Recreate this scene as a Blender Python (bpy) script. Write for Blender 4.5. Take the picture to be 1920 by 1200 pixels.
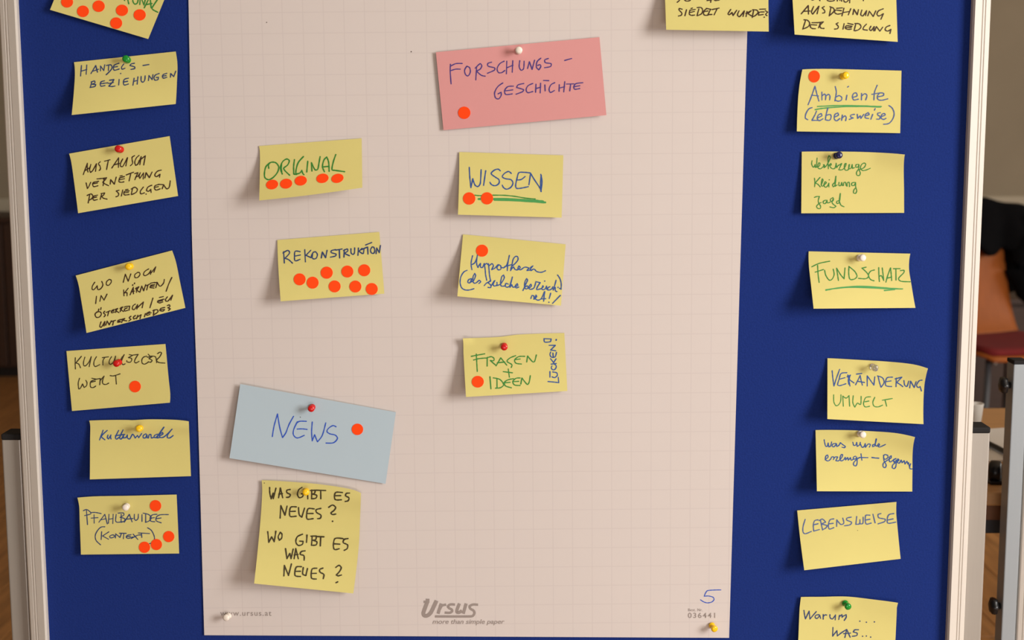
import bpy, bmesh, math, random
from mathutils import Vector, Matrix

scene = bpy.context.scene
for o in list(bpy.data.objects):
    bpy.data.objects.remove(o)
random.seed(7)

# ------------------------------------------------------------------ camera
F = 2667.0                      # focal length in pixels of the 1920 px wide frame
PITCH = math.atan(F / 19400.0)  # looking slightly down
ROLL = 43.0 / 19400.0
CAM = Vector((0.02, -1.765, 1.29))
R = Matrix.Rotation(math.pi / 2 - PITCH, 3, 'X') @ Matrix.Rotation(-ROLL, 3, 'Z')
cd = bpy.data.cameras.new('camera')
cam = bpy.data.objects.new('camera', cd)
scene.collection.objects.link(cam)
cam.matrix_world = Matrix.Translation(CAM) @ R.to_4x4()
cd.sensor_width = 36.0
cd.lens = F * 36.0 / 1920.0
cd.clip_start = 0.05
cd.dof.use_dof = True
cd.dof.focus_distance = 1.80
cd.dof.aperture_fstop = 6.3
scene.camera = cam

# ------------------------------------------------------------------ light
world = bpy.data.worlds.new('world')
scene.world = world
world.use_nodes = True
bg = world.node_tree.nodes['Background']
bg.inputs[0].default_value = (1.0, 0.81, 0.64, 1)
bg.inputs[1].default_value = 0.29

def area(name, loc, target, sx, sy, power, color):
    d = bpy.data.lights.new(name, 'AREA')
    d.shape = 'RECTANGLE'; d.size = sx; d.size_y = sy
    d.energy = power; d.color = color
    o = bpy.data.objects.new(name, d)
    scene.collection.objects.link(o)
    o.location = loc
    o.rotation_euler = (Vector(target) - Vector(loc)).to_track_quat('-Z', 'Y').to_euler()
    return o
area('window_light', (3.25, -2.45, 1.78), (0.1, 0, 0.85), 1.3, 1.75, 167, (1.0, 0.985, 0.96))
area('low_fill_light', (0.3, -2.6, 0.30), (-0.1, 0, 0.65), 1.6, 0.5, 16, (1.0, 0.97, 0.96))  # added fill lamp, no window there; brightens the lower part of the board
area('rear_fill_light', (5.6, 2.6, 1.9), (0.5, 2.6, 0.7), 1.6, 1.4, 50, (1.0, 0.97, 0.93))  # added fill lamp out of view, lifts the wall, floor and chair behind
scene.view_settings.view_transform = 'Standard'
scene.view_settings.look = 'None'
scene.view_settings.exposure = 0.0
scene.view_settings.gamma = 1.0
scene.view_settings.use_curve_mapping = False

# ------------------------------------------------------------------ helpers
def P(x, y, h=0.0):
    """point of the pinboard face (plane y = -h) seen at photo pixel x, y"""
    d = R @ Vector(((x - 960) / F, -(y - 600) / F, -1))
    return CAM + d * ((-h - CAM.y) / d.y)

def PD(x, y, depth):
    """point at distance `depth` (along +y from the camera) at pixel x, y"""
    d = R @ Vector(((x - 960) / F, -(y - 600) / F, -1))
    return CAM + d * (depth / d.y)

def srgb(r, g, b):
    def f(c):
        c /= 255.0
        return c / 12.92 if c <= 0.04045 else ((c + 0.055) / 1.055) ** 2.4
    return (f(r), f(g), f(b), 1)

def mat(name, col, rough=0.7, metal=0.0, noise=0.0, scale=60.0, bump=0.0, spec=0.5, stretch=None, dark=0.75):
    m = bpy.data.materials.new(name)
    m.use_nodes = True
    nt = m.node_tree; N = nt.nodes; L = nt.links
    b = N['Principled BSDF']
    b.inputs['Base Color'].default_value = col
    b.inputs['Roughness'].default_value = rough
    b.inputs['Metallic'].default_value = metal
    b.inputs['Specular IOR Level'].default_value = spec
    if noise or bump:
        tc = N.new('ShaderNodeTexCoord')
        mp = N.new('ShaderNodeMapping')
        L.new(tc.outputs['Object'], mp.inputs['Vector'])
        if stretch: mp.inputs['Scale'].default_value = stretch
        nz = N.new('ShaderNodeTexNoise')
        nz.inputs['Scale'].default_value = scale
        nz.inputs['Detail'].default_value = 4
        L.new(mp.outputs['Vector'], nz.inputs['Vector'])
        if noise:
            mx = N.new('ShaderNodeMixRGB'); mx.blend_type = 'MIX'
            mx.inputs[1].default_value = col
            mx.inputs[2].default_value = (col[0]*dark, col[1]*dark, col[2]*dark, 1)
            mr = N.new('ShaderNodeMapRange')
            mr.inputs[1].default_value = 0.35; mr.inputs[2].default_value = 0.7
            mr.inputs[3].default_value = 0; mr.inputs[4].default_value = noise
            L.new(nz.outputs['Fac'], mr.inputs[0])
            L.new(mr.outputs[0], mx.inputs[0])
            L.new(mx.outputs[0], b.inputs['Base Color'])
        if bump:
            bp = N.new('ShaderNodeBump')
            bp.inputs['Strength'].default_value = bump
            bp.inputs['Distance'].default_value = 0.001
            L.new(nz.outputs['Fac'], bp.inputs['Height'])
            L.new(bp.outputs[0], b.inputs['Normal'])
    return m

def obj(name, bm, m, parent=None, smooth=False, label=None):
    me = bpy.data.meshes.new(name)
    bm.to_mesh(me); bm.free()
    if smooth:
        for p in me.polygons: p.use_smooth = True
    me.materials.append(m)
    o = bpy.data.objects.new(name, me)
    scene.collection.objects.link(o)
    if parent: o.parent = parent
    if label: o['label'] = label
    return o

def empty(name, loc, rz=0.0):
    o = bpy.data.objects.new(name, None)
    scene.collection.objects.link(o)
    o.location = loc; o.rotation_euler = (0, 0, rz)
    o.empty_display_size = 0.02
    return o

def tag(o, label, cat, group=None):
    o['label'] = label; o['category'] = cat
    if group: o['group'] = group
    return o

def box(bm, x0, x1, y0, y1, z0, z1, bev=0.0):
    r = bmesh.ops.create_cube(bm, size=1.0)
    for v in r['verts']:
        v.co = Vector(((x0+x1)/2 + v.co.x*(x1-x0), (y0+y1)/2 + v.co.y*(y1-y0), (z0+z1)/2 + v.co.z*(z1-z0)))
    if bev:
        es = list({e for v in r['verts'] for e in v.link_edges})
        bmesh.ops.bevel(bm, geom=es, offset=bev, segments=2, affect='EDGES', profile=0.5)
    return bm

def prism_z(bm, prof, z0, z1):
    """extrude an xy outline from z0 to z1"""
    a = [bm.verts.new((x, y, z0)) for x, y in prof]
    b = [bm.verts.new((x, y, z1)) for x, y in prof]
    n = len(prof)
    for i in range(n):
        bm.faces.new((a[i], a[(i+1) % n], b[(i+1) % n], b[i]))
    bm.faces.new(a[::-1]); bm.faces.new(b)
    bmesh.ops.recalc_face_normals(bm, faces=bm.faces)
    return bm

def lathe(bm, prof, axis, base, n=20):
    axis = axis.normalized()
    q = axis.to_track_quat('Z', 'Y').to_matrix()
    rings = []
    for r, h in prof:
        if r < 1e-6:
            rings.append([bm.verts.new(base + q @ Vector((0, 0, h)))])
        else:
            rings.append([bm.verts.new(base + q @ Vector((r*math.cos(2*math.pi*i/n), r*math.sin(2*math.pi*i/n), h))) for i in range(n)])
    for a, b in zip(rings, rings[1:]):
        for i in range(n):
            j = (i+1) % n
            if len(a) == 1 and len(b) == 1: continue
            if len(a) == 1: bm.faces.new((a[0], b[i], b[j]))
            elif len(b) == 1: bm.faces.new((a[i], a[j], b[0]))
            else: bm.faces.new((a[i], a[j], b[j], b[i]))
    return bm

def tube(bm, pts, rad, n=10):
    pts = [Vector(p) for p in pts]
    rings = []
    for i, p in enumerate(pts):
        t = (pts[min(i+1, len(pts)-1)] - pts[max(i-1, 0)]).normalized()
        u = t.cross(Vector((0.13, 0.2, 1)))
        if u.length < 0.05: u = t.cross(Vector((1, 0, 0)))
        u.normalize(); w = t.cross(u)
        r = rad[i] if isinstance(rad, (list, tuple)) else rad
        rings.append([bm.verts.new(p + (u*math.cos(2*math.pi*k/n) + w*math.sin(2*math.pi*k/n))*r) for k in range(n)])
    for a, b in zip(rings, rings[1:]):
        for k in range(n):
            bm.faces.new((a[k], a[(k+1) % n], b[(k+1) % n], b[k]))
    bm.faces.new(rings[0][::-1]); bm.faces.new(rings[-1])
    return bm

# ------------------------------------------------------------------ materials
M_wall = mat('wall_paint', srgb(166, 152, 128), 0.9, noise=0.3, scale=3, bump=0.1)
M_wainscot = mat('wainscot_paint', srgb(200, 188, 164), 0.8, noise=0.2, scale=3)
M_floor = mat('floor_base', srgb(120, 80, 45), 0.6, noise=0.4, scale=4)
M_plank = mat('floor_wood', srgb(196, 140, 82), 0.42, noise=0.9, scale=6, bump=0.15, stretch=(9, 0.6, 1), dark=0.55)
M_darkwood = mat('dark_wood', srgb(62, 38, 24), 0.5, noise=0.6, scale=8, stretch=(1, 1, 8))
M_black = mat('black_plastic', srgb(26, 25, 26), 0.32, noise=0.2, scale=90)
M_cap = mat('matt_black_plastic', srgb(34, 32, 32), 0.75, noise=0.2, scale=90, spec=0.2)
M_fabric = mat('blue_felt', srgb(25, 47, 117), 0.95, noise=0.55, scale=420, bump=0.5, spec=0.15, dark=0.72)
M_frame = mat('cream_aluminium', srgb(206, 197, 186), 0.5, noise=0.15, scale=25, spec=0.5, dark=0.9)
M_post = mat('grey_aluminium', srgb(168, 160, 150), 0.38, metal=0.35, noise=0.25, scale=40, stretch=(8, 8, 0.4), dark=0.88)
M_post2 = mat('light_grey_aluminium', srgb(158, 164, 168), 0.4, metal=0.2, noise=0.2, scale=40, stretch=(8, 8, 0.4), dark=0.9)
M_yellow = mat('yellow_paper', srgb(211, 198, 122), 0.85, noise=0.25, scale=45, bump=0.06, spec=0.2, dark=0.96)
M_pink = mat('pink_card', srgb(212, 147, 145), 0.85, noise=0.2, scale=40, bump=0.05, spec=0.2, dark=0.97)
M_bluecard = mat('light_blue_card', srgb(175, 191, 200), 0.8, noise=0.2, scale=40, bump=0.05, spec=0.2, dark=0.97)
M_dot = mat('orange_red_sticker', (1.0, 0.068, 0.008, 1), 0.8, noise=0.15, scale=200, spec=0.08, dark=0.94)
M_print = mat('grey_print', srgb(150, 137, 130), 0.8, noise=0.2, scale=300, dark=0.94)
INK = {
 'k': mat('black_ink', srgb(58, 36, 18), 0.6, noise=0.3, scale=200, spec=0.3),
 'n': mat('olive_black_ink', srgb(62, 52, 26), 0.6, noise=0.3, scale=200, spec=0.3),
 'b': mat('blue_ink', srgb(40, 78, 146), 0.6, noise=0.3, scale=200, spec=0.3),
 'd': mat('dark_blue_ink', srgb(42, 62, 108), 0.6, noise=0.3, scale=200, spec=0.3),
 'v': mat('violet_blue_ink', srgb(70, 52, 128), 0.6, noise=0.3, scale=200, spec=0.3),
 's': mat('slate_ink', srgb(70, 92, 146), 0.6, noise=0.3, scale=200, spec=0.3),
 'w': mat('news_blue_ink', srgb(38, 80, 186), 0.6, noise=0.3, scale=200, spec=0.3),
 'g': mat('green_ink', srgb(52, 130, 50), 0.6, noise=0.3, scale=200, spec=0.3),
 'G': mat('bright_green_ink', srgb(70, 150, 78), 0.6, noise=0.3, scale=200, spec=0.3),
}
INKNAME = {'k': 'black', 'n': 'black', 'b': 'blue', 'd': 'dark blue', 'v': 'violet blue', 's': 'slate blue', 'w': 'blue', 'g': 'green', 'G': 'green'}
PINM = {
 'red': mat('red_plastic', srgb(205, 22, 22), 0.2, noise=0.1, scale=50),
 'green': mat('green_plastic', srgb(14, 140, 44), 0.2, noise=0.1, scale=50),
 'yellow': mat('yellow_plastic', srgb(250, 200, 20), 0.25, noise=0.1, scale=50),
 'white': mat('white_plastic', srgb(238, 226, 212), 0.25, noise=0.1, scale=50),
 'navy': mat('navy_plastic', srgb(22, 22, 74), 0.2, noise=0.1, scale=50),
}
mc = mat('clear_plastic', (0.95, 0.92, 0.9, 1), 0.08)
mc.node_tree.nodes['Principled BSDF'].inputs['Transmission Weight'].default_value = 0.9
PINM['clear'] = mc
M_needle = mat('needle_steel', srgb(190, 190, 190), 0.25, metal=1.0, noise=0.1, scale=50)

# flipchart paper: white with a faint printed 25 mm grid, UV in grid cells
M_paper = mat('gridded_paper', srgb(210, 199, 193), 0.85, noise=0.35, scale=5, bump=0.05, spec=0.15, dark=0.97)
nt = M_paper.node_tree
bs = nt.nodes['Principled BSDF']
src = bs.inputs['Base Color'].links[0].from_socket
uv = nt.nodes.new('ShaderNodeUVMap')
sep = nt.nodes.new('ShaderNodeSeparateXYZ')
nt.links.new(uv.outputs[0], sep.inputs[0])
def gl(sock):
    a = nt.nodes.new('ShaderNodeMath'); a.operation = 'ADD'; a.inputs[1].default_value = 1000.5
    nt.links.new(sock, a.inputs[0])
    f = nt.nodes.new('ShaderNodeMath'); f.operation = 'FRACT'; nt.links.new(a.outputs[0], f.inputs[0])
    s = nt.nodes.new('ShaderNodeMath'); s.operation = 'SUBTRACT'; s.inputs[1].default_value = 0.5; nt.links.new(f.outputs[0], s.inputs[0])
    b = nt.nodes.new('ShaderNodeMath'); b.operation = 'ABSOLUTE'; nt.links.new(s.outputs[0], b.inputs[0])
    m = nt.nodes.new('ShaderNodeMapRange'); m.inputs[1].default_value = 0.008; m.inputs[2].default_value = 0.032
    m.inputs[3].default_value = 1; m.inputs[4].default_value = 0
    nt.links.new(b.outputs[0], m.inputs[0])
    return m.outputs[0]
mxm = nt.nodes.new('ShaderNodeMath'); mxm.operation = 'MAXIMUM'
nt.links.new(gl(sep.outputs[0]), mxm.inputs[0]); nt.links.new(gl(sep.outputs[1]), mxm.inputs[1])
sc = nt.nodes.new('ShaderNodeMath'); sc.operation = 'MULTIPLY'; sc.inputs[1].default_value = 0.29
nt.links.new(mxm.outputs[0], sc.inputs[0])
gm = nt.nodes.new('ShaderNodeMixRGB')
nt.links.new(sc.outputs[0], gm.inputs[0]); nt.links.new(src, gm.inputs[1])
gm.inputs[2].default_value = srgb(186, 172, 170)
nt.links.new(gm.outputs[0], bs.inputs['Base Color'])

# ------------------------------------------------------------------ the room
bm = bmesh.new(); box(bm, -6, 6, -3.2, 6.0, -0.06, 0.0)
o = obj('floor', bm, M_floor); o['kind'] = 'structure'; floor = o
pm = None
k = 0
for i in range(58):
    x0 = -4.06 + i*0.14
    off = (i*0.61) % 1.9
    for j in range(5):
        y0 = -1.9 + off - 1.9 + j*1.9
        y1 = min(y0 + 1.9, 5.92); y0 = max(y0, -0.6)
        if y1 - y0 < 0.15: continue
        if pm is None:
            bm = bmesh.new(); box(bm, 0.001, 0.139, 0.001, 1.898, 0.0, 0.012, 0.0015)
            q = obj('floor_board', bm, M_plank, floor); pm = q.data
        else:
            q = bpy.data.objects.new('floor_board', pm); scene.collection.objects.link(q); q.parent = floor
        q.location = (x0, y0, 0); q.scale = (1, (y1-y0)/1.9, 1)
bm = bmesh.new(); box(bm, -6, 6, 5.95, 6.1, 0, 3.0)
o = obj('wall_back', bm, M_wall); o['kind'] = 'structure'
bm = bmesh.new(); box(bm, -6, 6, 5.925, 5.95, 0.0, 0.90, 0.004)
o = obj('trim_1', bm, M_wainscot); o['kind'] = 'structure'
bm = bmesh.new(); box(bm, -6, 6, -3.2, 6.1, 3.0, 3.1)
o = obj('ceiling', bm, mat('ceiling_paint', srgb(225, 215, 195), 0.9, noise=0.2, scale=3)); o['kind'] = 'structure'
bm = bmesh.new(); box(bm, -6.1, -6, -3.2, 6.1, 0, 3.0)
o = obj('wall_left', bm, M_wall); o['kind'] = 'structure'

# dark cabinets against the back wall
def cabinet(label, x0, x1, y0, y1, h, nd):
    t = empty('cabinet', ((x0+x1)/2, (y0+y1)/2, 0.012))
    w, d = (x1-x0)/2, (y1-y0)/2
    bm = bmesh.new(); box(bm, -w, w, -d+0.02, d, 0.05, h-0.025, 0.003); obj('body', bm, M_darkwood, t)
    bm = bmesh.new(); box(bm, -w-0.01, w+0.01, -d-0.005, d+0.01, h-0.025, h, 0.004); obj('top_board', bm, M_darkwood, t)
    bm = bmesh.new(); box(bm, -w+0.02, w-0.02, -d+0.05, d-0.02, 0, 0.05); obj('plinth', bm, M_black, t)
    for i in range(nd):
        a = -w + i*2*w/nd; b = a + 2*w/nd
        bm = bmesh.new(); box(bm, a+0.004, b-0.004, -d, -d+0.02, 0.06, h-0.035, 0.003); dd = obj('door', bm, M_darkwood, t)
        bm = bmesh.new(); tube(bm, [(b-0.05, -d-0.02, h*0.5), (b-0.05, -d-0.02, h*0.5+0.1)], 0.006, 8); obj('handle', bm, M_post, dd)
    return tag(t, label, 'cabinet')
cabinet('very dark wooden cabinet standing by the back wall at the left edge', -4.2, -2.0, 5.4, 5.9, 0.82, 4)
cabinet('low dark brown cabinet behind the wooden chair at the right', 1.45, 3.4, 4.15, 4.6, 0.55, 3)
# ------------------------------------------------------------------ the pinboard
XL = (P(35, 0).x + P(93, 1200).x) / 2      # inner edges of the frame
XR = (P(1821, 0).x + P(1772, 1200).x) / 2
ZB, ZT = 0.50, 1.86
FW = 0.0232
def rail_profile(side):
    # x outwards from the felt, y towards the viewer; the face falls away to the outside and has two grooves
    s = side
    p = [(0, 0.012), (0, -0.0078), (0.0018, -0.0112)]
    def face(x): return -0.0118 + x*0.30
    for g in (0.0112, 0.0148):
        p += [(g, face(g)), (g+0.0002, face(g)+0.0014), (g+0.0004, face(g)+0.0014), (g+0.0016, face(g+0.0016))]
    p += [(FW-0.002, face(FW-0.002)), (FW-0.0006, face(FW)+0.0006), (FW, face(FW)+0.0024), (FW, 0.012)]
    return [(s*x, y) for x, y in p]
pb = empty('pinboard', ((XL+XR)/2, 0.0, 0.012))
def loc(o, parent=pb):
    """keep world-space mesh coordinates under an offset parent"""
    o.data.transform(Matrix.Translation(-parent.location))
    return o
bm = bmesh.new(); box(bm, XL-0.006, XR+0.006, 0.0, 0.011, ZB-0.006, ZT+0.006)
loc(obj('felt_panel', bm, M_fabric, pb))
for s, x in ((-1, XL), (1, XR)):
    bm = bmesh.new(); prism_z(bm, [(x+a, b) for a, b in rail_profile(s)], ZB-FW, ZT+FW)
    loc(obj('frame_rail', bm, M_frame, pb))
for s, z in ((-1, ZB), (1, ZT)):
    bm = bmesh.new()
    pr = rail_profile(s)
    a = [bm.verts.new((XL, y, z+x)) for x, y in pr]; b = [bm.verts.new((XR, y, z+x)) for x, y in pr]
    n = len(pr)
    for i in range(n): bm.faces.new((a[i], a[(i+1) % n], b[(i+1) % n], b[i]))
    bm.faces.new(a); bm.faces.new(b[::-1])
    bmesh.ops.recalc_face_normals(bm, faces=bm.faces)
    loc(obj('frame_rail', bm, M_frame, pb))
def stand_post(parent, xc, w, y0, y1, ztop, inner):
    """post with black cap and a T foot; `inner` = +1/-1 side of the board edge"""
    bm = bmesh.new()
    pr = []
    r = 0.0022
    for cx, cy, a0 in ((w/2-r, y0+r, -90), (w/2-r, y1-r, 0), (-w/2+r, y1-r, 90), (-w/2+r, y0+r, 180)):
        for k in range(4):
            a = math.radians(a0 + k*30); pr.append((xc+cx+r*math.cos(a), cy+r*math.sin(a)))
    prism_z(bm, pr, 0.052, ztop)
    p = loc(obj('post', bm, M_post, parent, label='brushed grey upright post of the stand'), parent)
    bm = bmesh.new(); box(bm, xc-w/2-0.0004, xc+w/2+0.0004, y0-0.0004, y1+0.0004, ztop, ztop+0.008, 0.002)
    loc(obj('cap', bm, M_cap, p, label='black end cap'), parent)
    bm = bmesh.new(); box(bm, xc-0.02, xc+0.02, -0.26+y1, 0.24+y1, 0.012, 0.052, 0.004)
    f = loc(obj('foot', bm, M_post, parent), parent)
    return p
yp0, yp1 = 0.006, 0.040
lx0 = P(-1, 818).x; lx1 = P(35.5, 818).x
zt = P(960, 812).z
pw = 0.0245
stand_post(pb, XL-FW-0.0035-pw/2, pw, yp0, yp1, zt-0.009, 1)
stand_post(pb, XR+FW+0.0030-pw/2+0.0225, pw, yp0, yp1, zt-0.003, -1)
tag(pb, 'blue felt pinboard with cream grooved frame covered in notes', 'pinboard')

# ------------------------------------------------------------------ sheets, writing, stickers, pins
class Sheet:
    """a sheet of paper in front of the felt: four photo corners, edge bows and a height field"""
    def __init__(s, origin, sc, c, hh, base, top=(), right=(), bot=(), left=(), bump=None, vp=1.4):
        s.o = origin; s.s = sc
        s.c = [s.px(p) for p in c]           # TL TR BR BL in photo pixels
        s.hh = hh; s.base = base; s.bump = bump; s.vp = vp
        s.top, s.right, s.bot, s.left = [sorted([(0, 0), (1, 0)] + [(a, b/sc) for a, b in e]) for e in (top, right, bot, left)]
    def px(s, p): return (s.o[0] + p[0]/s.s, s.o[1] + p[1]/s.s)
    def ed(s, e, t):
        t = min(max(t, 0.0), 1.0)
        for i in range(len(e)-1):
            if t <= e[i+1][0] + 1e-9:
                x0, y0 = e[i]; x1, y1 = e[i+1]
                f = (t-x0)/(x1-x0)
                m0 = 0 if i == 0 else (y1-e[i-1][1])/(x1-e[i-1][0])
                m1 = 0 if i == len(e)-2 else (e[i+2][1]-y0)/(e[i+2][0]-x0)
                if i == 0: m0 = (y1-y0)/(x1-x0)*1.5
                if i == len(e)-2: m1 = (y1-y0)/(x1-x0)*1.5
                d = x1-x0; f2 = f*f; f3 = f2*f
                return (2*f3-3*f2+1)*y0 + (f3-2*f2+f)*d*m0 + (-2*f3+3*f2)*y1 + (f3-f2)*d*m1
        return 0
    def bil(s, u, v):
        a, b, c, d = s.c
        return tuple((a[i]*(1-u)+b[i]*u)*(1-v) + (d[i]*(1-u)+c[i]*u)*v for i in (0, 1))
    def inv(s, x, y):
        u = v = 0.5
        for _ in range(8):
            p = s.bil(u, v)
            e = (x-p[0], y-p[1])
            a, b, c, d = s.c
            du = [(b[i]-a[i])*(1-v) + (c[i]-d[i])*v for i in (0, 1)]
            dv = [(d[i]-a[i])*(1-u) + (c[i]-b[i])*u for i in (0, 1)]
            det = du[0]*dv[1]-du[1]*dv[0]
            u += (e[0]*dv[1]-e[1]*dv[0])/det
            v += (du[0]*e[1]-du[1]*e[0])/det
        return u, v
    def h(s, x, y):
        u, v = s.inv(x, y)
        u = min(max(u, -0.03), 1.03); v = min(max(v, 0.0), 1.05)
        w = v**s.vp
        tl, tr, br, bl = s.hh
        k = (tl*(1-u)+tr*u)*(1-w) + (bl*(1-u)+br*u)*w
        # paper never stays perfectly flat
        k += 0.5*math.sin(u*5.1+s.c[0][0]*0.37)*math.sin(v*2.6+s.c[0][1]*0.21)*0.6
        if s.bump: k += s.bump(u, v)
        return s.base + max(k, 0)*0.001
    def pt(s, x, y, eps=0.0): return P(x, y, s.h(x, y)+eps)
    def mesh(s, name, m, nu=28, nv=20):
        bm = bmesh.new(); g = []
        for j in range(nv+1):
            v = j/nv; row = []
            for i in range(nu+1):
                u = i/nu
                p = s.bil(u, v)
                x = p[0] + s.ed(s.left, v)*(1-u) + s.ed(s.right, v)*u
                y = p[1] + s.ed(s.top, u)*(1-v) + s.ed(s.bot, u)*v
                row.append(bm.verts.new(s.pt(x, y)))
            g.append(row)
        for j in range(nv):
            for i in range(nu):
                bm.faces.new((g[j+1][i], g[j+1][i+1], g[j][i+1], g[j][i]))
        for f in bm.faces: f.smooth = True
        # back face and cut edge, with vertices of their own so that the edge stays crisp
        th = Vector((0, 0.00022, 0))
        k = [[bm.verts.new(w.co+th) for w in row] for row in g]
        for j in range(nv):
            for i in range(nu):
                bm.faces.new((k[j][i], k[j][i+1], k[j+1][i+1], k[j+1][i])).smooth = True
        loop = [(0, i) for i in range(nu)] + [(j, nu) for j in range(nv)] + [(nv, i) for i in range(nu, 0, -1)] + [(j, 0) for j in range(nv, 0, -1)]
        r1 = [bm.verts.new(g[j][i].co) for j, i in loop]; r2 = [bm.verts.new(g[j][i].co+th) for j, i in loop]
        n = len(loop)
        for i in range(n): bm.faces.new((r1[i], r1[(i+1) % n], r2[(i+1) % n], r2[i]))
        return obj(name, bm, m)

def smooth_path(p):
    """split at sharp corners, Catmull-Rom in between"""
    parts = [[p[0]]]
    for i in range(1, len(p)):
        parts[-1].append(p[i])
        if 0 < i < len(p)-1:
            a = math.atan2(p[i][1]-p[i-1][1], p[i][0]-p[i-1][0]); b = math.atan2(p[i+1][1]-p[i][1], p[i+1][0]-p[i][0])
            d = abs((b-a+math.pi) % (2*math.pi)-math.pi)
            if d > math.radians(100): parts.append([p[i]])
    out = []
    for q in parts:
        if len(q) < 3: out.append(q); continue
        r = []
        for i in range(len(q)-1):
            p0 = q[max(i-1, 0)]; p1 = q[i]; p2 = q[i+1]; p3 = q[min(i+2, len(q)-1)]
            L = math.hypot(p2[0]-p1[0], p2[1]-p1[1])
            n = 4
            la = math.hypot(p1[0]-p0[0], p1[1]-p0[1]); lb = math.hypot(p3[0]-p2[0], p3[1]-p2[1])
            k1 = 0.5*min(1, 2*L/(L+la+1e-6)); k2 = 0.5*min(1, 2*L/(L+lb+1e-6))
            for t in range(n):
                f = t/n; f2 = f*f; f3 = f2*f
                r.append(tuple((2*f3-3*f2+1)*p1[c] + (f3-2*f2+f)*k1*(p2[c]-p0[c]) + (-2*f3+3*f2)*p2[c] + (f3-f2)*k2*(p3[c]-p1[c]) for c in (0, 1)))
        r.append(q[-1]); out.append(r)
    return out

def disc(bm, sh, c, r, eps, n=10):
    cv = bm.verts.new(sh.pt(c[0], c[1], eps))
    vs = [bm.verts.new(sh.pt(c[0]+r*math.cos(2*math.pi*k/n), c[1]+r*math.sin(2*math.pi*k/n), eps)) for k in range(n)]
    for k in range(n): bm.faces.new((cv, vs[(k+1) % n], vs[k]))

def writing(sh, parent, ink, width, text, name='handwriting', butt=False, m=None, label=None, origin=None, sc=None):
    """pen strokes 'x,y x,y; x,y ...' laid on a sheet as thin ribbons"""
    o0 = origin or sh.o; s0 = sc or sh.s
    bm = bmesh.new(); w = width/s0/2*(1.0 if butt else 0.84); eps = 0.00022
    for st in text.split(';'):
        pts = [tuple(float(c) for c in q.split(',')) for q in st.split()]
        if not pts: continue
        pts = [(o0[0]+x/s0, o0[1]+y/s0) for x, y in pts]
        eps += 0.000002
        if len(pts) == 1:
            disc(bm, sh, pts[0], w*1.25, eps, 10); continue
        for q in smooth_path(pts):
            eps += 0.0000015
            rows = []; fine = [q[0]]
            for a, b in zip(q, q[1:]):
                n = max(1, int(math.hypot(b[0]-a[0], b[1]-a[1])/6))
                fine += [(a[0]+(b[0]-a[0])*k/n, a[1]+(b[1]-a[1])*k/n) for k in range(1, n+1)]
            N = len(fine)
            for i, p in enumerate(fine):
                a = fine[max(i-1, 0)]; b = fine[min(i+1, N-1)]
                dx, dy = b[0]-a[0], b[1]-a[1]; l = math.hypot(dx, dy) or 1
                ww = w if butt else w*(1.0+0.14*math.sin(p[0]*0.9+p[1]*0.7))
                nx, ny = -dy/l*ww, dx/l*ww
                rows.append((bm.verts.new(sh.pt(p[0]+nx, p[1]+ny, eps)), bm.verts.new(sh.pt(p[0]-nx, p[1]-ny, eps))))
            for a, b in zip(rows, rows[1:]):
                bm.faces.new((a[0], b[0], b[1], a[1]))
            if not butt:
                disc(bm, sh, q[0], w, eps+0.000001, 8); disc(bm, sh, q[-1], w, eps+0.000001, 8)
    bmesh.ops.recalc_face_normals(bm, faces=bm.faces)
    for f in bm.faces:
        if f.normal.y > 0: f.normal_flip()
    return obj(name, bm, m or INK[ink], parent, label=label)

def sticker(sh, x, y, rx, ry, rot, label, group):
    bm = bmesh.new(); n = 32; rot = math.radians(rot)
    c = bm.verts.new(sh.pt(x, y, 0.0006)); prev = None; first = None
    for fr, eps in ((0.35, 0.0006), (0.7, 0.0006), (0.985, 0.0006), (1.0, 0.00035), (1.0, 0.00005)):
        ring = []
        for k in range(n):
            a = 2*math.pi*k/n
            ex, ey = rx*fr*math.cos(a), ry*fr*math.sin(a)
            ring.append(bm.verts.new(sh.pt(x+ex*math.cos(rot)-ey*math.sin(rot), y+ex*math.sin(rot)+ey*math.cos(rot), eps)))
        for k in range(n):
            if prev is None: bm.faces.new((c, ring[(k+1) % n], ring[k]))
            else: bm.faces.new((prev[k], prev[(k+1) % n], ring[(k+1) % n], ring[k]))
        prev = ring
    bmesh.ops.recalc_face_normals(bm, faces=bm.faces)
    o = obj('dot_sticker', bm, M_dot)
    return tag(o, label, 'sticker', group)

PROF = [(0.0, 0.0), (3.3, 0.0), (4.0, 0.6), (4.1, 1.6), (3.0, 2.6), (2.4, 3.6), (2.3, 6.0), (2.7, 8.0), (3.8, 8.9), (4.35, 10.0), (4.3, 11.6), (3.7, 12.6), (2.2, 13.2), (0.0, 13.4)]
def pin(sh, x, y, color, tilt, label):
    hb = sh.h(x, y) + 0.0003
    ax = Vector((tilt[0], -1.0, tilt[1])).normalized()
    mid = P(x, y, hb + 0.0075)
    base = mid - ax*(0.0075/abs(ax.y))
    t = empty('push_pin', base)
    bm = bmesh.new(); lathe(bm, [(r*0.001, h*0.001) for r, h in PROF], ax, Vector((0, 0, 0)), 24)
    bmesh.ops.recalc_face_normals(bm, faces=bm.faces)
    obj('pin_head', bm, PINM[color], t, True)
    bm = bmesh.new(); L = base.y*-1 + 0.006
    lathe(bm, [(0.0006, 0.001), (0.0006, -L+0.002), (0.0, -L)], ax, Vector((0, 0, 0)), 8)
    bmesh.ops.recalc_face_normals(bm, faces=bm.faces)
    obj('needle', bm, M_needle, t, True)
    return tag(t, label, 'push pin', 'push pins on the pinboard')
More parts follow.
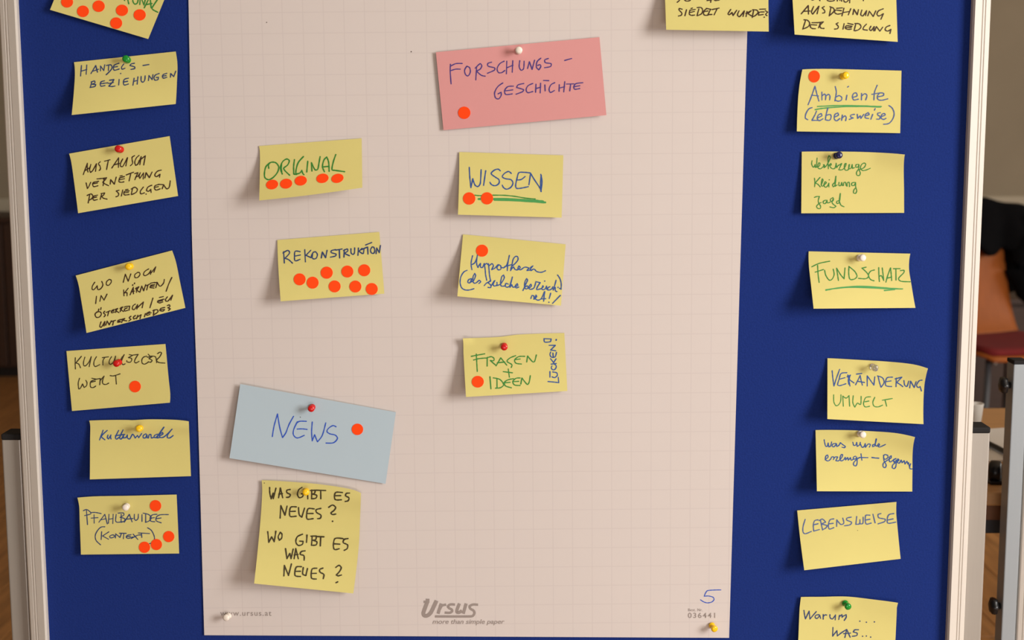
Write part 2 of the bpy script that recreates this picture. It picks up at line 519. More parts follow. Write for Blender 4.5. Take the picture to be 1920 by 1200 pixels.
# ------------------------------------------------------------------ the flipchart sheet
O1 = (0, 0)
paper = Sheet((0, 0), 1.0, [(349, -255), (1410.5, -255), (1367, 1196), (383, 1191)], (0.3, 0.3, 0.8, 0.8), 0.0012,
              left=[(0.35, -3), (0.48, -5.5), (0.72, -2)], vp=2.0,
              bump=lambda u, v: 0.35*math.sin(u*9+v*4)*math.sin(v*7-u*3) + 2.2*max(0, v-0.93)**2*100*(0.6+0.4*math.sin(u*7)))
po = paper.mesh('flipchart_sheet', M_paper, 60, 80)
gx0 = P(839.4, 155).x; gz0 = P(839.4, 98.8).z; tg = -0.008
me = po.data
uvl = me.uv_layers.new(name='UVMap')
for lp in me.loops:
    c = me.vertices[lp.vertex_index].co
    X, Z = c.x-gx0, c.z-gz0
    uvl.data[lp.index].uv = ((X*math.cos(tg)-Z*math.sin(tg))/0.02500, (X*math.sin(tg)+Z*math.cos(tg))/0.02500)
tag(po, 'large off-white gridded flipchart sheet pinned upright over the blue felt', 'paper')

def printed(text, x, y, size_px, shear=0.0, width_px=None, bold=0.0, label=None, spacing=1.0):
    """flat printed lettering lying on the sheet"""
    c = bpy.data.curves.new('t', 'FONT'); c.body = text; c.shear = shear; c.offset = bold; c.space_character = spacing
    t = bpy.data.objects.new('t', c); scene.collection.objects.link(t)
    dg = bpy.context.evaluated_depsgraph_get(); dg.update()
    me = bpy.data.meshes.new_from_object(t.evaluated_get(dg))
    xs = [v.co.x for v in me.vertices]; w = max(xs)-min(xs); mn = min(xs)
    k = size_px; kx = (width_px/w) if width_px else k
    for v in me.vertices:
        v.co = paper.pt(x + (v.co.x-mn)*kx, y - v.co.y*k, 0.00025)
    bpy.data.objects.remove(t)
    me.materials.clear(); me.materials.append(M_print)
    o = bpy.data.objects.new('printed_text', me); scene.collection.objects.link(o); o.parent = po
    if label: o['label'] = label
    return o
printed('www.ursus.at', 413, 1154.5, 14.5, width_px=96, bold=0.006, spacing=1.15)
printed('more than simple paper', 811, 1169.5, 12.0, shear=0.22, width_px=135, bold=0.012)
printed('Best. Nr.', 1290.5, 1146, 7.5, width_px=27, bold=0.004, spacing=1.1)
printed('036441', 1290, 1158.5, 13.6, width_px=51, bold=0.012, spacing=1.25)
UO, US = (780, 1110), 10.667
writing(paper, po, None, 78, '230,190 150,410 158,462 200,478 255,455 305,400 412,172; 195,172 270,175', 'printed_logo', True, M_print, 'grey slanted logo lettering', UO, US)
lg = '152,196 262,196'
writing(paper, po, None, 48, lg + ';480,345 520,275 605,252;782,252 690,250 640,285 660,320 715,350 725,385 680,415 575,412;1242,255 1140,252 1075,285 1090,335 1150,370 1170,420 1140,475 1080,489 380,489', 'printed_logo', True, M_print, None, UO, US)
writing(paper, po, None, 62, '505,230 442,435;870,230 820,360 818,400 850,412 890,395 920,370;1005,230 945,435', 'printed_logo', True, M_print, None, UO, US)
writing(paper, po, 'w', 22, '890,175 760,178 620,190 580,235 550,305 640,300 730,325 752,370 710,420 620,440 540,420 475,378', 'handwriting', label='handwritten blue number 5', origin=(1270, 1090), sc=10.9)
writing(paper, po, 'k', 2.2, '771,97', 'pin_hole')
writing(paper, po, 'k', 1.8, '500,42', 'pin_hole')
pin(paper, 425.5, 1157, 'white', (-0.1, 0.12), 'white push pin at the bottom left corner of the flipchart sheet')
pin(paper, 1338, 1177, 'yellow', (0.22, -0.12), 'yellow push pin at the bottom right corner of the flipchart sheet')

# ------------------------------------------------------------------ the notes
FB, PB = 0.0010, 0.0030     # lying on felt / on the flipchart sheet
GN = 'yellow sticky notes on the pinboard'
def note(label, origin, sc, corners, hh, base, inks, dots=(), pins=(), m=None, name='sticky_note', cat='sticky note', group=GN, dotg=None, **kw):
    sh = Sheet(origin, sc, corners, hh, base, **kw)
    o = sh.mesh(name, m or M_yellow)
    tag(o, label, cat, group)
    multi = len({i[0] for i in inks}) > 1
    for ink, w, tx in inks:
        nm = 'underline' if tx.startswith('_') else 'handwriting'
        writing(sh, o, ink, w, tx.lstrip('_'), nm, label=(INKNAME[ink]+' '+('underline' if nm == 'underline' else 'handwriting')) if (multi or nm == 'underline') else None)
    for d in dots:
        x, y = sh.px(d[:2]); rx = d[2]/sc; ry = (d[3] if len(d) > 4 else d[2])/sc
        sticker(sh, x, y, rx, ry, d[4] if len(d) > 5 else 0, d[-1], dotg)
    for p in pins:
        x, y = sh.px(p[:2]); pin(sh, x, y, p[2], p[3], p[4])
    return o, sh

C1 = ((0, 0), 5.333)
D = 'orange-red dot sticker, '
note('yellow sticky note tilted clockwise, cut off at the upper left, six dot stickers', *C1,
 [(725, -459), (1712, -171), (1482, 390), (500, 98)], (1, 1, 5, 8), FB,
 [('g', 15, '1238,-10 1248,5;1200,-70 1262,-48;1240,-60 1232,-12;1285,-45 1278,-10 1288,38;1340,-40 1328,5 1345,40 1372,32 1382,-10 1370,-40 1340,-42;1398,45 1405,-40 1440,50 1462,-35;1443,78 1500,-35 1512,78;1465,45 1520,35;1600,-40 1520,80 1535,100 1578,122')],
 [(671, 20, 60, 56, 0, D+'leftmost on the cut-off tilted note upper left'), (830, 113, 60, 58, 0, D+'second from left on the cut-off tilted note upper left'),
  (987, 62, 61, 58, 0, D+'third from left on the cut-off tilted note upper left'), (1162, 231, 60, 58, 0, D+'lowest on the cut-off tilted note upper left'),
  (1220, 103, 61, 57, 0, D+'above the lowest one on the cut-off tilted note'), (1397, 149, 61, 57, 0, D+'rightmost on the cut-off tilted note upper left')],
 dotg='dot stickers on the tilted note upper left')
note('yellow sticky note reading HANDELS- BEZIEHUNGEN with a green pin', *C1,
 [(740, 622), (1757, 515), (1757, 1040), (717, 1150)], (1, 3, 5, 23), FB,
 [('d', 13, '815,655 806,760;868,650 862,742;810,712 868,695;910,735 958,655 975,722;928,712 985,692;1005,708 1006,660 1038,706 1048,648;1088,652 1084,705;1065,655 1108,648 1122,675 1105,705 1062,748;1190,632 1145,650 1135,672 1142,702 1192,690;1138,672 1175,665;1238,640 1216,672 1222,692 1250,682;1207,735;1345,632 1312,640 1300,656 1345,668 1348,685 1310,694;1430,655 1490,645;'
 '920,815 903,875;912,820 945,810 950,828 922,842 958,845 950,864 900,875;1045,808 1012,818 1003,845 1012,862 1050,855;1005,838 1045,832 1080,828;1095,803 1140,795 1118,830 1088,862 1120,865 1150,860;1088,835 1135,825;1192,795 1187,850;1285,782 1247,792 1235,820 1242,850 1285,840;1238,820 1278,812;1342,782 1330,852;1380,768 1372,842;1335,815 1376,803;1412,765 1412,808 1430,822 1448,800 1452,758;1485,805 1490,755 1522,796 1530,746;1592,735 1555,750 1540,778 1552,802 1580,795 1585,772 1562,775;1668,733 1635,745 1624,766 1636,782 1668,772;1628,762 1662,755;1705,772 1708,735 1738,766 1758,712')],
 pins=[(1265, 592, 'green', (0.05, 0.1), 'green push pin at the top of the HANDELS-BEZIEHUNGEN note')],
 right=[(0.25, 17), (0.5, 14)], left=[(0.15, 12), (0.4, 14)], bump=lambda u, v: 3.5*max(0, u-0.75)*4*math.exp(-(v-0.2)**2*9)*0.6)
note('yellow sticky note reading AUSTAUSCH VERNETZUNG DER SIEDLGEN with a red pin', (100, 240), 7.385,
 [(218, 355), (1610, 112), (1727, 942), (343, 1180)], (3, 1, 4, 19), FB,
 [('k', 18, '415,645 472,488 470,560 480,610;440,590 508,548;520,505 503,575 515,615 545,590 598,495 585,600;650,468 625,495 648,530 652,570 635,588;710,460 785,440;762,445 738,575;810,555 905,412 902,545;842,510 915,490;962,428 935,480 930,525 960,535 1028,410 1005,525;1125,383 1092,405 1092,440 1098,490 1068,522;1188,380 1150,415 1128,475 1140,518 1170,500 1218,395 1198,508;1185,455 1275,385 1252,512;'
 '455,760 472,838 490,815 518,752;605,705 660,700 735,690;628,738 560,752 545,780 560,812 618,800;548,772 612,760;706,702 690,798;692,706 738,687 720,718 685,750 712,772 765,798;788,778 795,715 845,778 872,680;955,660 925,665;985,672 920,690;920,690 908,740 940,752 978,745;915,718 985,702;1010,650 1112,612;1072,638 1050,732;1128,632 1172,618 1130,715;1140,680 1172,668 1190,640;1205,620 1188,668 1198,698 1250,622 1245,705;1268,692 1285,618 1330,688 1368,610;1495,583 1440,600 1405,650 1428,675 1478,640 1472,682;'
 '505,925 484,1038;468,935 520,912 548,938 535,975 495,1002;612,930 560,945 548,975 562,1000 610,990;552,968 600,955;672,906 650,988;662,908 712,900 695,930 668,948 695,972 745,985;910,862 872,872 905,908 898,940 868,952;962,858 943,942;1035,850 1000,856;1052,870 985,880 978,918 1000,928 1052,920;982,898 1040,890;1098,838 1080,918;1080,845 1130,820 1165,850 1145,892 1085,922;1248,818 1205,878 1215,912 1262,898;1285,915;1365,792 1312,818 1292,862 1318,878 1350,848 1355,892;1462,782 1412,798 1400,832 1425,860 1480,842;1405,822 1455,812;1455,780 1530,785 1508,842;1530,788 1570,842 1605,822 1620,732')],
 pins=[(910, 292, 'red', (-0.05, 0.12), 'red push pin at the top of the AUSTAUSCH VERNETZUNG note')], left=[(0.12, 12), (0.35, 12)])
note('yellow sticky note reading WO NOCH IN KÄRNTEN with a yellow pin', (120, 460), 7.058,
 [(155, 400), (1430, 68), (1605, 828), (298, 1160)], (3, 2, 4, 20), FB,
 [('k', 17, '408,488 378,535 372,578 395,588 440,535 448,585 485,575 515,525 500,478;600,450 565,480 562,520 590,530 625,490 622,458 595,452;785,490 812,382 850,475 885,378;975,358 938,388 940,425 975,425 1005,390 1000,362 972,358;1122,312 1070,345 1052,385 1075,402 1125,372 1150,330 1145,385;1150,370 1215,285 1190,355;'
 '430,675 420,770;475,740 492,665 530,725 570,645;790,590 795,668;850,568 800,632 832,625 835,668;875,655 918,555 920,642;890,618 932,605;912,520 908,532;936,498 932,510;958,560 960,622;945,575 992,548 968,592 1005,620 1030,538 1055,602 1082,520;1075,540 1142,510;1112,525 1095,590;1200,490 1150,500;1200,518 1150,530 1140,560 1192,565;1155,542 1195,538;1200,495 1235,490 1215,562;1235,492 1272,542 1318,500 1328,452;1428,425 1390,505 1352,608;'
 '440,880 412,910 428,952 470,948 496,908 478,880 438,882;462,842 456,868;492,825 486,852;540,872 525,895 548,920 532,945;558,888 612,865;592,880 578,932;662,850 630,868 632,892 668,885;635,872 660,868;690,845 684,888;675,850 712,835 692,865 728,890;757,820 745,878;742,835 778,815 757,850 788,875;825,808 798,818;838,828 802,845 806,870 842,860;832,808 872,805 860,860;945,778 915,800 905,838 930,852 975,785 965,842;972,825 1052,750 1035,826;1178,698 1138,826;1315,678 1265,690;1325,712 1250,732 1240,752 1265,762 1308,750;1255,742 1305,732;1370,682 1345,715 1352,740 1380,735 1438,660 1415,726;'
 '492,1012 474,1070 495,1085 542,1008 530,1068;552,1058 572,1002 600,1052 628,998;622,1012 682,992;657,1002 645,1056;745,982 714,995 712,1020 748,1014;720,1005 742,1002;778,975 764,1022;752,985 805,968 782,992 832,1000;888,938 865,958 888,980 858,1002;948,928 920,950 925,976 952,965;978,925 962,972;968,952 1022,918 1006,972;1078,903 1066,946;1138,878 1096,900 1098,925 1138,915;1098,905 1155,892;1192,855 1184,928;1178,865 1232,850 1245,880 1192,918;1335,822 1282,835 1268,862 1310,872 1332,850 1285,850;1368,798 1395,788 1402,812 1375,826 1408,840 1385,862')],
 pins=[(862, 280, 'yellow', (0.05, 0.05), 'yellow push pin at the top of the WO NOCH IN KÄRNTEN note')], left=[(0.15, 14), (0.4, 12)], right=[(0.2, 16), (0.5, 10)])
note('yellow sticky note reading KULTURELLER WERT with a red pin and one dot', (110, 630), 7.68,
 [(112, 217), (1537, 115), (1602, 960), (192, 1080)], (1, 1, 7, 5), FB,
 [('n', 17, '240,312 238,400 242,475;328,292 248,388 290,405 315,458;378,305 358,380 362,425 390,428 440,370 470,298 440,442;545,298 512,360 508,418 530,440 592,412;630,312 718,300;668,308 640,350 638,418;762,298 732,350 728,395 750,408 790,375 820,290 806,350;880,400 915,300 905,350;885,352 945,268 918,330 905,372 925,412 958,400;1018,268 1068,278 1005,312 1048,322 1052,350 1030,378 985,372 982,355;1070,275 1145,265 1105,330 1092,372 1115,388 1158,365;1268,290 1222,305 1198,345 1205,392 1240,405 1290,378;1290,262 1325,300 1275,305;1275,305 1345,298 1300,325 1345,350 1325,378 1290,370;1330,290 1395,300 1412,385;1425,255 1460,232 1482,245 1455,300 1410,350 1445,382 1530,390;'
 '302,608 282,680 290,762 312,755 345,690 368,742 402,715 408,670 392,640;478,608 545,622 468,652 455,700 465,738 500,742 535,720;530,650 468,665;540,622 600,612 592,702;600,640 655,578 632,650 640,688 680,698 722,678;742,570 790,575 885,545;822,572 832,692')],
 [(1100, 728, 84, 84, 0, D+'on the note reading KULTURELLER WERT')], [(845, 390, 'red', (-0.05, 0.0), 'red push pin in the writing of the KULTURELLER WERT note')], right=[(0.85, 14), (0.6, 8)])
note('yellow sticky note reading Kulturwandel in blue script with a yellow pin', (150, 770), 8.573,
 [(148, 160), (1748, 172), (1783, 1052), (158, 1105)], (3, 5, 3, 15), FB,
 [('b', 22, '372,315 345,390 315,470;438,318 345,412 400,468;450,392 440,435 460,455 498,390 492,430 500,455;622,318 580,400 570,440 590,458 640,420;692,310 650,400 640,448 665,455 700,400 698,440 740,430 762,392;570,402 720,382;760,395 765,440 800,455 835,392 850,380 870,400;868,400 888,440 925,398 945,435 992,368;1060,372 1020,398 1018,435 1055,435 1075,385 1080,438;1100,440 1112,388 1140,385 1148,438 1180,430;1245,378 1200,398 1190,432 1225,430 1290,350 1350,265;1340,280 1262,390 1240,440 1275,432;1278,405 1335,375 1325,350 1280,385 1290,430 1345,425 1420,360 1480,298;1478,298 1410,390 1405,430 1440,440 1498,400')],
 pins=[(955, 285, 'yellow', (0.15, 0.15), 'yellow push pin on the note with Kulturwandel in script')],
 top=[(0.2, -12), (0.38, -15), (0.44, -12), (0.6, -28), (0.85, -24), (0.95, -12)], left=[(0.08, 16), (0.3, 12)], bump=lambda u, v: 3*math.exp(-((v-0.10)/0.10)**2)*u)
note('yellow sticky note reading PFAHLBAUIDEE (KONTEXT) with a white pin', (130, 915), 8.727,
 [(132, 158), (1755, 108), (1797, 1072), (190, 1090)], (4, 2, 3, 7), FB,
 [('d', 18, '280,360 298,600;230,372 285,352 350,400 350,425 250,452;405,438 408,575;350,402 430,400 522,420;358,492 470,485;485,560 582,430 622,588;510,522 602,502;650,430 640,578;718,430 712,582;645,512 716,500;768,432 758,540 790,562 870,550;850,430 848,552;798,412 882,408 895,440 832,482 905,500 905,540 848,562;900,560 982,430 1028,555;922,512 1042,500;1065,430 1065,505 1090,530 1125,500 1130,428;1190,435 1190,548;1250,430 1250,562;1208,412 1300,435 1342,490 1305,540 1245,562;1435,430 1360,440 1322,490 1335,542 1400,552;1330,495 1392,485;1622,435 1490,438 1430,470 1422,535 1505,570;1430,502 1502,490;'
 '582,635 520,640 460,700 425,780 440,860 512,930;530,715 522,845;648,718 545,785 642,838;700,768 662,790 672,815 710,812 742,790 722,768 690,772;755,818 760,750 830,810 852,745;820,740 932,742;892,745 886,830;1012,762 950,775 932,802 960,826 1040,800;940,797 1002,790;1045,755 1122,842;1015,828 1120,772 1185,768;1130,735 1312,745;1180,740 1187,810;1280,650 1340,690 1380,760 1395,830 1365,890 1300,915')],
 [(1410, 291, 94, 94, 0, D+'highest of four on the note reading PFAHLBAUIDEE'), (1627, 795, 92, 92, 0, D+'rightmost of four on the note reading PFAHLBAUIDEE'),
  (1425, 925, 92, 92, 0, D+'covering the closing bracket on the PFAHLBAUIDEE note'), (1230, 970, 93, 93, 0, D+'lowest and leftmost of four on the PFAHLBAUIDEE note')],
 [(928, 312, 'white', (0.12, 0.1), 'white push pin on the note reading PFAHLBAUIDEE')], dotg='dot stickers on the PFAHLBAUIDEE note', top=[(0.18, -12), (0.5, -5)], left=[(0.15, 20), (0.4, 14)])
note('pink card reading FORSCHUNGS-GESCHICHTE with a white pin', (800, 50), 5.333,
 [(92, 255), (1728, 105), (1797, 885), (168, 1035)], (2, 1.5, 5, 2.5), PB,
 [('v', 13, '238,375 236,450 245,572;235,398 290,370 356,368;240,440 290,425 336,425;402,395 380,435 390,480 415,492 437,455 430,410 402,395;500,400 492,532;486,415 535,370 552,392 535,425 498,442 545,485 586,495;650,355 612,368 615,395 680,412 678,435 608,466;776,345 732,370 705,420 718,458 750,460 782,438;802,345 798,472;862,340 856,456;800,412 864,385;932,340 926,400 945,436 970,420 975,345;1010,418 1028,350 1055,428 1080,335;1142,315 1105,350 1098,405 1122,432 1142,400 1135,380 1110,388;1218,318 1182,332 1188,360 1245,370 1240,398 1180,410;1380,338 1450,318;'
 '762,563 712,600 680,660 690,712 720,722 745,690 745,655 715,672;868,595 812,600 780,640 792,678 856,672;785,642 862,632;972,568 915,582 900,608 970,630 960,650 895,675;1062,568 1015,590 995,630 1012,660 1062,648;1094,575 1090,656;1140,565 1136,662;1090,620 1140,605;1183,582 1186,642;1170,538 1222,540;1282,560 1245,580 1225,625 1238,658 1278,638;1327,580 1325,646;1382,550 1372,652;1325,615 1380,600;1400,574 1472,572;1441,573 1432,642;1562,560 1492,570 1472,602 1482,626 1532,618;1478,600 1532,590')],
 [(376, 861, 62, 62, 0, D+'on the pink card')], [(922, 238, 'white', (0.0, 0.05), 'white push pin on the pink card')], m=M_pink, name='paper_card', cat='card', group=None, vp=1.2)
note('curled yellow sticky note reading ORIGINAL in green with five dots', (460, 250), 8.0,
 [(205, 190), (1745, 75), (1755, 815), (208, 1008)], (0.5, 0.5, 18, 28), PB,
 [('g', 24, '352,525 350,470 385,435 455,440 500,500 485,580 420,660 350,695 295,665 288,590 310,500 370,440;555,610 525,520 545,450;545,450 540,520 550,600;530,500 560,425 620,385 660,410 635,475 575,530 665,628;737,395 725,500 728,612;872,348 800,430 770,510 760,600 815,598 848,555 862,600 880,620;728,612 772,615;937,420 922,580;1000,565 992,440 1045,545 1085,540 1105,450 1122,350;1187,575 1158,500 1180,400 1222,355 1250,430 1258,570;1155,505 1250,495;1358,318 1320,430 1300,545 1345,555 1490,575')],
 [(402, 768, 92, 72, -12, 0, D+'leftmost of the row of five under ORIGINAL'), (612, 755, 92, 74, -10, 0, D+'second of the row of five under ORIGINAL'),
  (832, 710, 92, 73, -10, 0, D+'middle one of the row of five under ORIGINAL'), (1157, 675, 93, 70, -12, 0, D+'fourth of the row of five under ORIGINAL'),
  (1382, 675, 93, 68, -15, 0, D+'rightmost of the row of five under ORIGINAL')],
 left=[(0.1, 12), (0.3, 14)], bot=[(0.5, 12)], dotg='dot stickers on the ORIGINAL note', vp=1.7)
note('yellow sticky note reading WISSEN with a green underline and two dots', (840, 270), 8.0,
 [(168, 120), (1730, 170), (1705, 1105), (150, 1060)], (0.5, 0.5, 6, 16), PB,
 [('b', 22, '320,350 328,500 345,655 372,520 405,615 450,638 485,590 498,385;567,400 535,620;785,402 755,378 700,390 648,442 700,490 765,535 765,590 710,626 655,610 630,575;950,442 910,412 850,440 815,490 860,520 945,535 975,585 945,648 880,678 835,655 815,618;1157,488 1100,532 1040,540;1238,435 1150,425 1065,430 1040,500 1015,620 1030,665 1100,662 1205,640;1215,610 1240,440 1300,540 1380,660 1398,715;1393,455 1412,560 1397,700;1400,470 1390,560 1390,690'),
  ('g', 20, '_400,768 480,775 680,768 850,770 1000,785 1150,810 1310,825'),
  ('G', 36, '_460,825 680,825 900,826 1100,835 1300,848 1425,860;700,838 1000,845 1300,865 1460,876')],
 [(318, 817, 93, 93, 0, D+'leftmost of two under WISSEN'), (586, 815, 92, 92, 0, D+'rightmost of two under WISSEN')], dotg='dot stickers on the WISSEN note', left=[(0.4, 6)])
note('yellow sticky note reading REKONSTRUKTION with eight dots', (500, 425), 8.0,
 [(160, 200), (1690, 80), (1765, 1005), (210, 1120)], (0.5, 0.5, 5, 20), PB,
 [('d', 22, '255,375 266,545;245,395 318,355 345,395 275,475 330,495 388,548;502,375 430,368 418,440 428,512 500,490;425,442 506,425;572,345 582,528;662,355 590,430 667,465;702,382 672,440 700,482 742,475 762,420 735,378 700,384;690,400 685,450;820,470 836,380 885,466 907,355;1038,345 975,358 968,388 1042,412 1032,440 958,457;1038,352 1132,335;1090,345 1096,470;1166,345 1160,457;1153,358 1210,335 1218,365 1165,400 1242,436;1265,330 1268,395 1295,416 1317,395 1321,318;1377,320 1370,430;1432,325 1385,370 1437,405;1420,345 1502,310;1462,330 1452,402;1515,305 1521,411;1485,275 1576,238;1582,305 1558,350 1575,397 1612,395 1622,342 1602,305 1580,305;1643,405 1652,320 1690,390 1707,283')],
 [(495, 790, 90, 90, 0, D+'leftmost on the REKONSTRUKTION note'), (690, 840, 90, 90, 0, D+'second from left on the REKONSTRUKTION note'),
  (901, 690, 91, 91, 0, D+'leftmost of the upper row of three on the REKONSTRUKTION note'), (1020, 896, 90, 90, 0, D+'leftmost of the lower three on the right of the REKONSTRUKTION note'),
  (1211, 673, 90, 90, 0, D+'middle of the upper row of three on the REKONSTRUKTION note'), (1331, 898, 90, 90, 0, D+'middle of the lower three on the right of the REKONSTRUKTION note'),
  (1465, 654, 90, 90, 0, D+'rightmost of the upper row of three on the REKONSTRUKTION note'), (1577, 935, 90, 90, 0, D+'bottom right corner of the REKONSTRUKTION note')],
 dotg='dot stickers on the REKONSTRUKTION note', left=[(0.4, -8)])
note('yellow sticky note reading Hypothesen in blue script with one dot', (840, 430), 8.0,
 [(225, 75), (1765, 225), (1695, 1145), (140, 1005)], (0.5, 0.5, 6, 26), PB,
 [('b', 20, '370,395 350,480 348,540 360,605;350,532 400,505 430,440 442,385;442,385 430,470 435,540 455,572;445,570 488,510 488,565 520,570 545,512;545,512 558,600 565,680 582,765;545,540 580,510 600,530;608,515 618,620 625,700 642,775;620,545 660,515 682,545 655,605 700,585 750,530;765,530 735,570 755,608 795,595 790,545 770,535;795,570 840,575 890,520 922,390;922,390 900,500 890,618;850,560 960,528;940,620 955,560 1000,520 1050,460 1045,410 1010,408 975,460 950,605;950,600 985,562 1005,600 1040,608 1085,575 1065,548 1050,590 1090,606 1150,568 1205,575;1190,608 1218,580 1185,618 1230,612;1225,612 1275,548 1240,575 1245,620 1280,598 1300,600 1330,632 1400,645 1465,620;'
 '287,615 240,638 195,710 182,800 205,875 255,908 320,910 390,890;350,738 308,758 300,798 332,800 355,742 350,790 385,770 415,695 402,660 378,710 375,780 400,810 440,790 468,765 492,785 465,812;545,845 580,805 640,778;638,770 600,800 645,840 640,875 600,870;645,855 690,780 705,768 678,830 700,852 735,830 735,795;730,845 790,820 845,730 835,685 808,710 790,800 800,850 850,850;905,822 870,812 862,855 895,868 930,840 967,715;967,715 930,870 958,830 975,868 1010,860 1050,842 1040,815 1012,850 1025,880 1062,865;'
 '1125,918 1160,840 1195,760 1180,738 1155,790 1150,870 1175,895 1202,875 1190,848 1165,860;1205,885 1250,855 1245,822 1215,860 1230,900 1290,880 1320,785;1320,785 1385,800 1350,850 1330,900 1345,905 1395,890;1390,895 1432,862 1425,845 1408,895 1450,902 1480,850 1482,900;1452,776;1530,860 1500,878 1500,912 1550,900 1575,862;1622,765 1600,850 1580,912;1575,890 1610,872 1612,920 1636,935;1652,870;1676,886;1645,685 1682,742 1700,820 1696,900;'
 '1245,1038 1262,992 1290,1002 1290,1050 1332,1008 1322,985 1308,1035 1350,1062 1400,1040 1452,932;1452,932 1436,1078;1400,1045 1467,1040;1542,958 1520,1037;1515,1094;1687,990 1570,1110')],
 [(511, 320, 91, 91, 0, D+'on the note reading Hypothesen')])
note('yellow sticky note reading FRAGEN + IDEEN with LÜCKEN written sideways', (840, 610), 8.0,
 [(222, 195), (1745, 115), (1790, 985), (270, 1075)], (3, 0.5, 5, 21), PB,
 [('g', 20, '425,430 432,560 440,692;350,465 450,445 552,427;385,520 460,500 562,490;590,480 588,612;572,492 650,470 692,498 685,530 635,528 722,602;722,608 792,488 882,597;740,562 852,550;1015,455 930,490 885,540 960,590 950,632;1152,465 1060,470 1000,520 1020,568 1102,580;1010,515 1082,505;1182,550 1195,460 1270,547 1300,540 1327,443;830,695 967,712;905,655 922,777;630,770 645,952;735,800 737,935;680,788 780,812 836,890 790,935 713,942;982,800 900,818 848,855 862,908 952,937;838,862 932,855;1082,790 1020,795 972,845 1000,895 1082,902;985,845 1062,840;1093,882 1110,790 1190,887 1218,855 1236,755'),
  ('b', 20, '1500,843 1580,850 1662,860 1655,780;1562,772 1600,785 1640,752 1632,712 1570,700;1530,692 1530,777;1560,610 1550,640 1575,668 1610,655 1625,610 1590,575;1548,582 1625,572;1540,500 1585,560 1622,502;1542,400 1530,440 1555,478 1608,472 1628,405;1580,478 1575,415;1518,300 1612,300 1540,370 1617,382;1440,200 1550,205 1535,245 1450,250 1442,202;1622,212 1625,225;1628,212 1620,225')],
 [(447, 846, 91, 88, 0, D+'beside IDEEN on the FRAGEN + IDEEN note')], [(843, 320, 'red', (0.0, 0.0), 'red push pin on the FRAGEN + IDEEN note')],
 left=[(0.06, 4), (0.25, -2)], top=[(0.35, 8), (0.55, -12)], bump=lambda u, v: 6*max(0, 0.1-u)*10*max(0, 0.15-v)*6)
note('light blue card reading NEWS with a red pin', (420, 700), 5.647,
 [(172, 113), (1820, 412), (1710, 1170), (58, 898)], (5, 1.5, 2.5, 10), PB,
 [('w', 14, '512,670 530,560 567,430 590,570 620,680 655,630 690,540 737,455;872,508 800,508 765,530;778,512 740,590 735,650 775,685 850,657;775,590 830,588 880,594;935,515 928,620 935,715 960,650 990,725 1040,660 1078,525;1187,566 1155,553 1110,580 1090,615 1120,640 1180,655 1202,690 1160,735 1080,738'), ('k', 9, '_808,464')],
 [(1413, 593, 61, 61, 0, D+'on the light blue card')], [(927, 368, 'red', (0.0, 0.02), 'red push pin on the light blue card')], m=M_bluecard, name='paper_card', cat='card', group=None, vp=1.0)
note('tall yellow sticky note reading WAS GIBT ES NEUES? with a crease', (450, 890), 5.217,
 [(212, 55), (1183, 180), (1108, 1162), (138, 1065)], (3, 5, 9, 29), PB,
 [('n', 16, '290,125 292,180 305,237 325,180 326,235 352,132;378,226 395,130 418,226;380,190 416,185;492,145 460,152 458,175 492,195 482,218 455,222;607,125 575,148 562,192 580,225 612,215 620,188 600,188;662,198 664,236;702,150 701,236;690,155 738,152 728,184 705,190 752,202 742,230 700,236;745,152 838,155;790,155 791,236;1003,175 935,175 930,242 992,246;930,206 986,205;1072,180 1040,184 1035,208 1066,226 1058,255 1030,262;'
 '393,425 400,303 440,397 461,308;552,315 495,320 489,406 550,406;490,360 542,358;573,322 580,392 605,416 632,328;726,335 665,335 655,432 716,430;660,380 716,380;792,330 745,343 750,370 792,396 787,425 760,431;868,320 905,297 936,320 920,350 890,374 905,390 937,385;906,456;'
 '272,558 282,662 310,608 335,656 352,553;397,564 374,605 385,642 408,620 410,580 395,564;612,583 560,608 547,658 570,692 610,682 618,652 585,650;656,590 651,662;707,600 700,691;695,602 747,600 740,636 705,640 752,656 745,687 700,691;750,605 822,608;790,608 786,697;1007,625 930,625 914,690 925,732 970,725;920,676 977,680;1057,625 1020,634 1010,665 1052,686 1050,722 1020,740;'
 '446,723 460,822 488,770 500,822 521,728;530,822 546,723 571,822;530,786 568,780;637,745 600,753 590,780 626,792 628,836;430,990 435,888 475,986 504,873;602,900 550,905 539,986 592,996;545,946 592,945;620,908 614,972 645,987 661,918;752,915 705,924 700,1012 746,1021;705,966 747,965;812,914 780,928 785,955 821,976 815,1017;938,907 970,887 991,910 975,946 943,982 960,990 992,982;940,1057 957,1048'), ('k', 9, '_238,82')],
 pins=[(645, 168, 'yellow', (0.12, 0.12), 'yellow push pin in the writing of the WAS GIBT ES NEUES note')],
 top=[(0.3, -22), (0.6, -34), (0.9, -25)], left=[(0.12, 14), (0.45, 16)], right=[(0.25, 10), (0.55, 18)], vp=1.5,
 bump=lambda u, v: 1.3*math.exp(-((v-0.46)/0.03)**2) + 3*math.exp(-((v-0.06)/0.09)**2)*u)
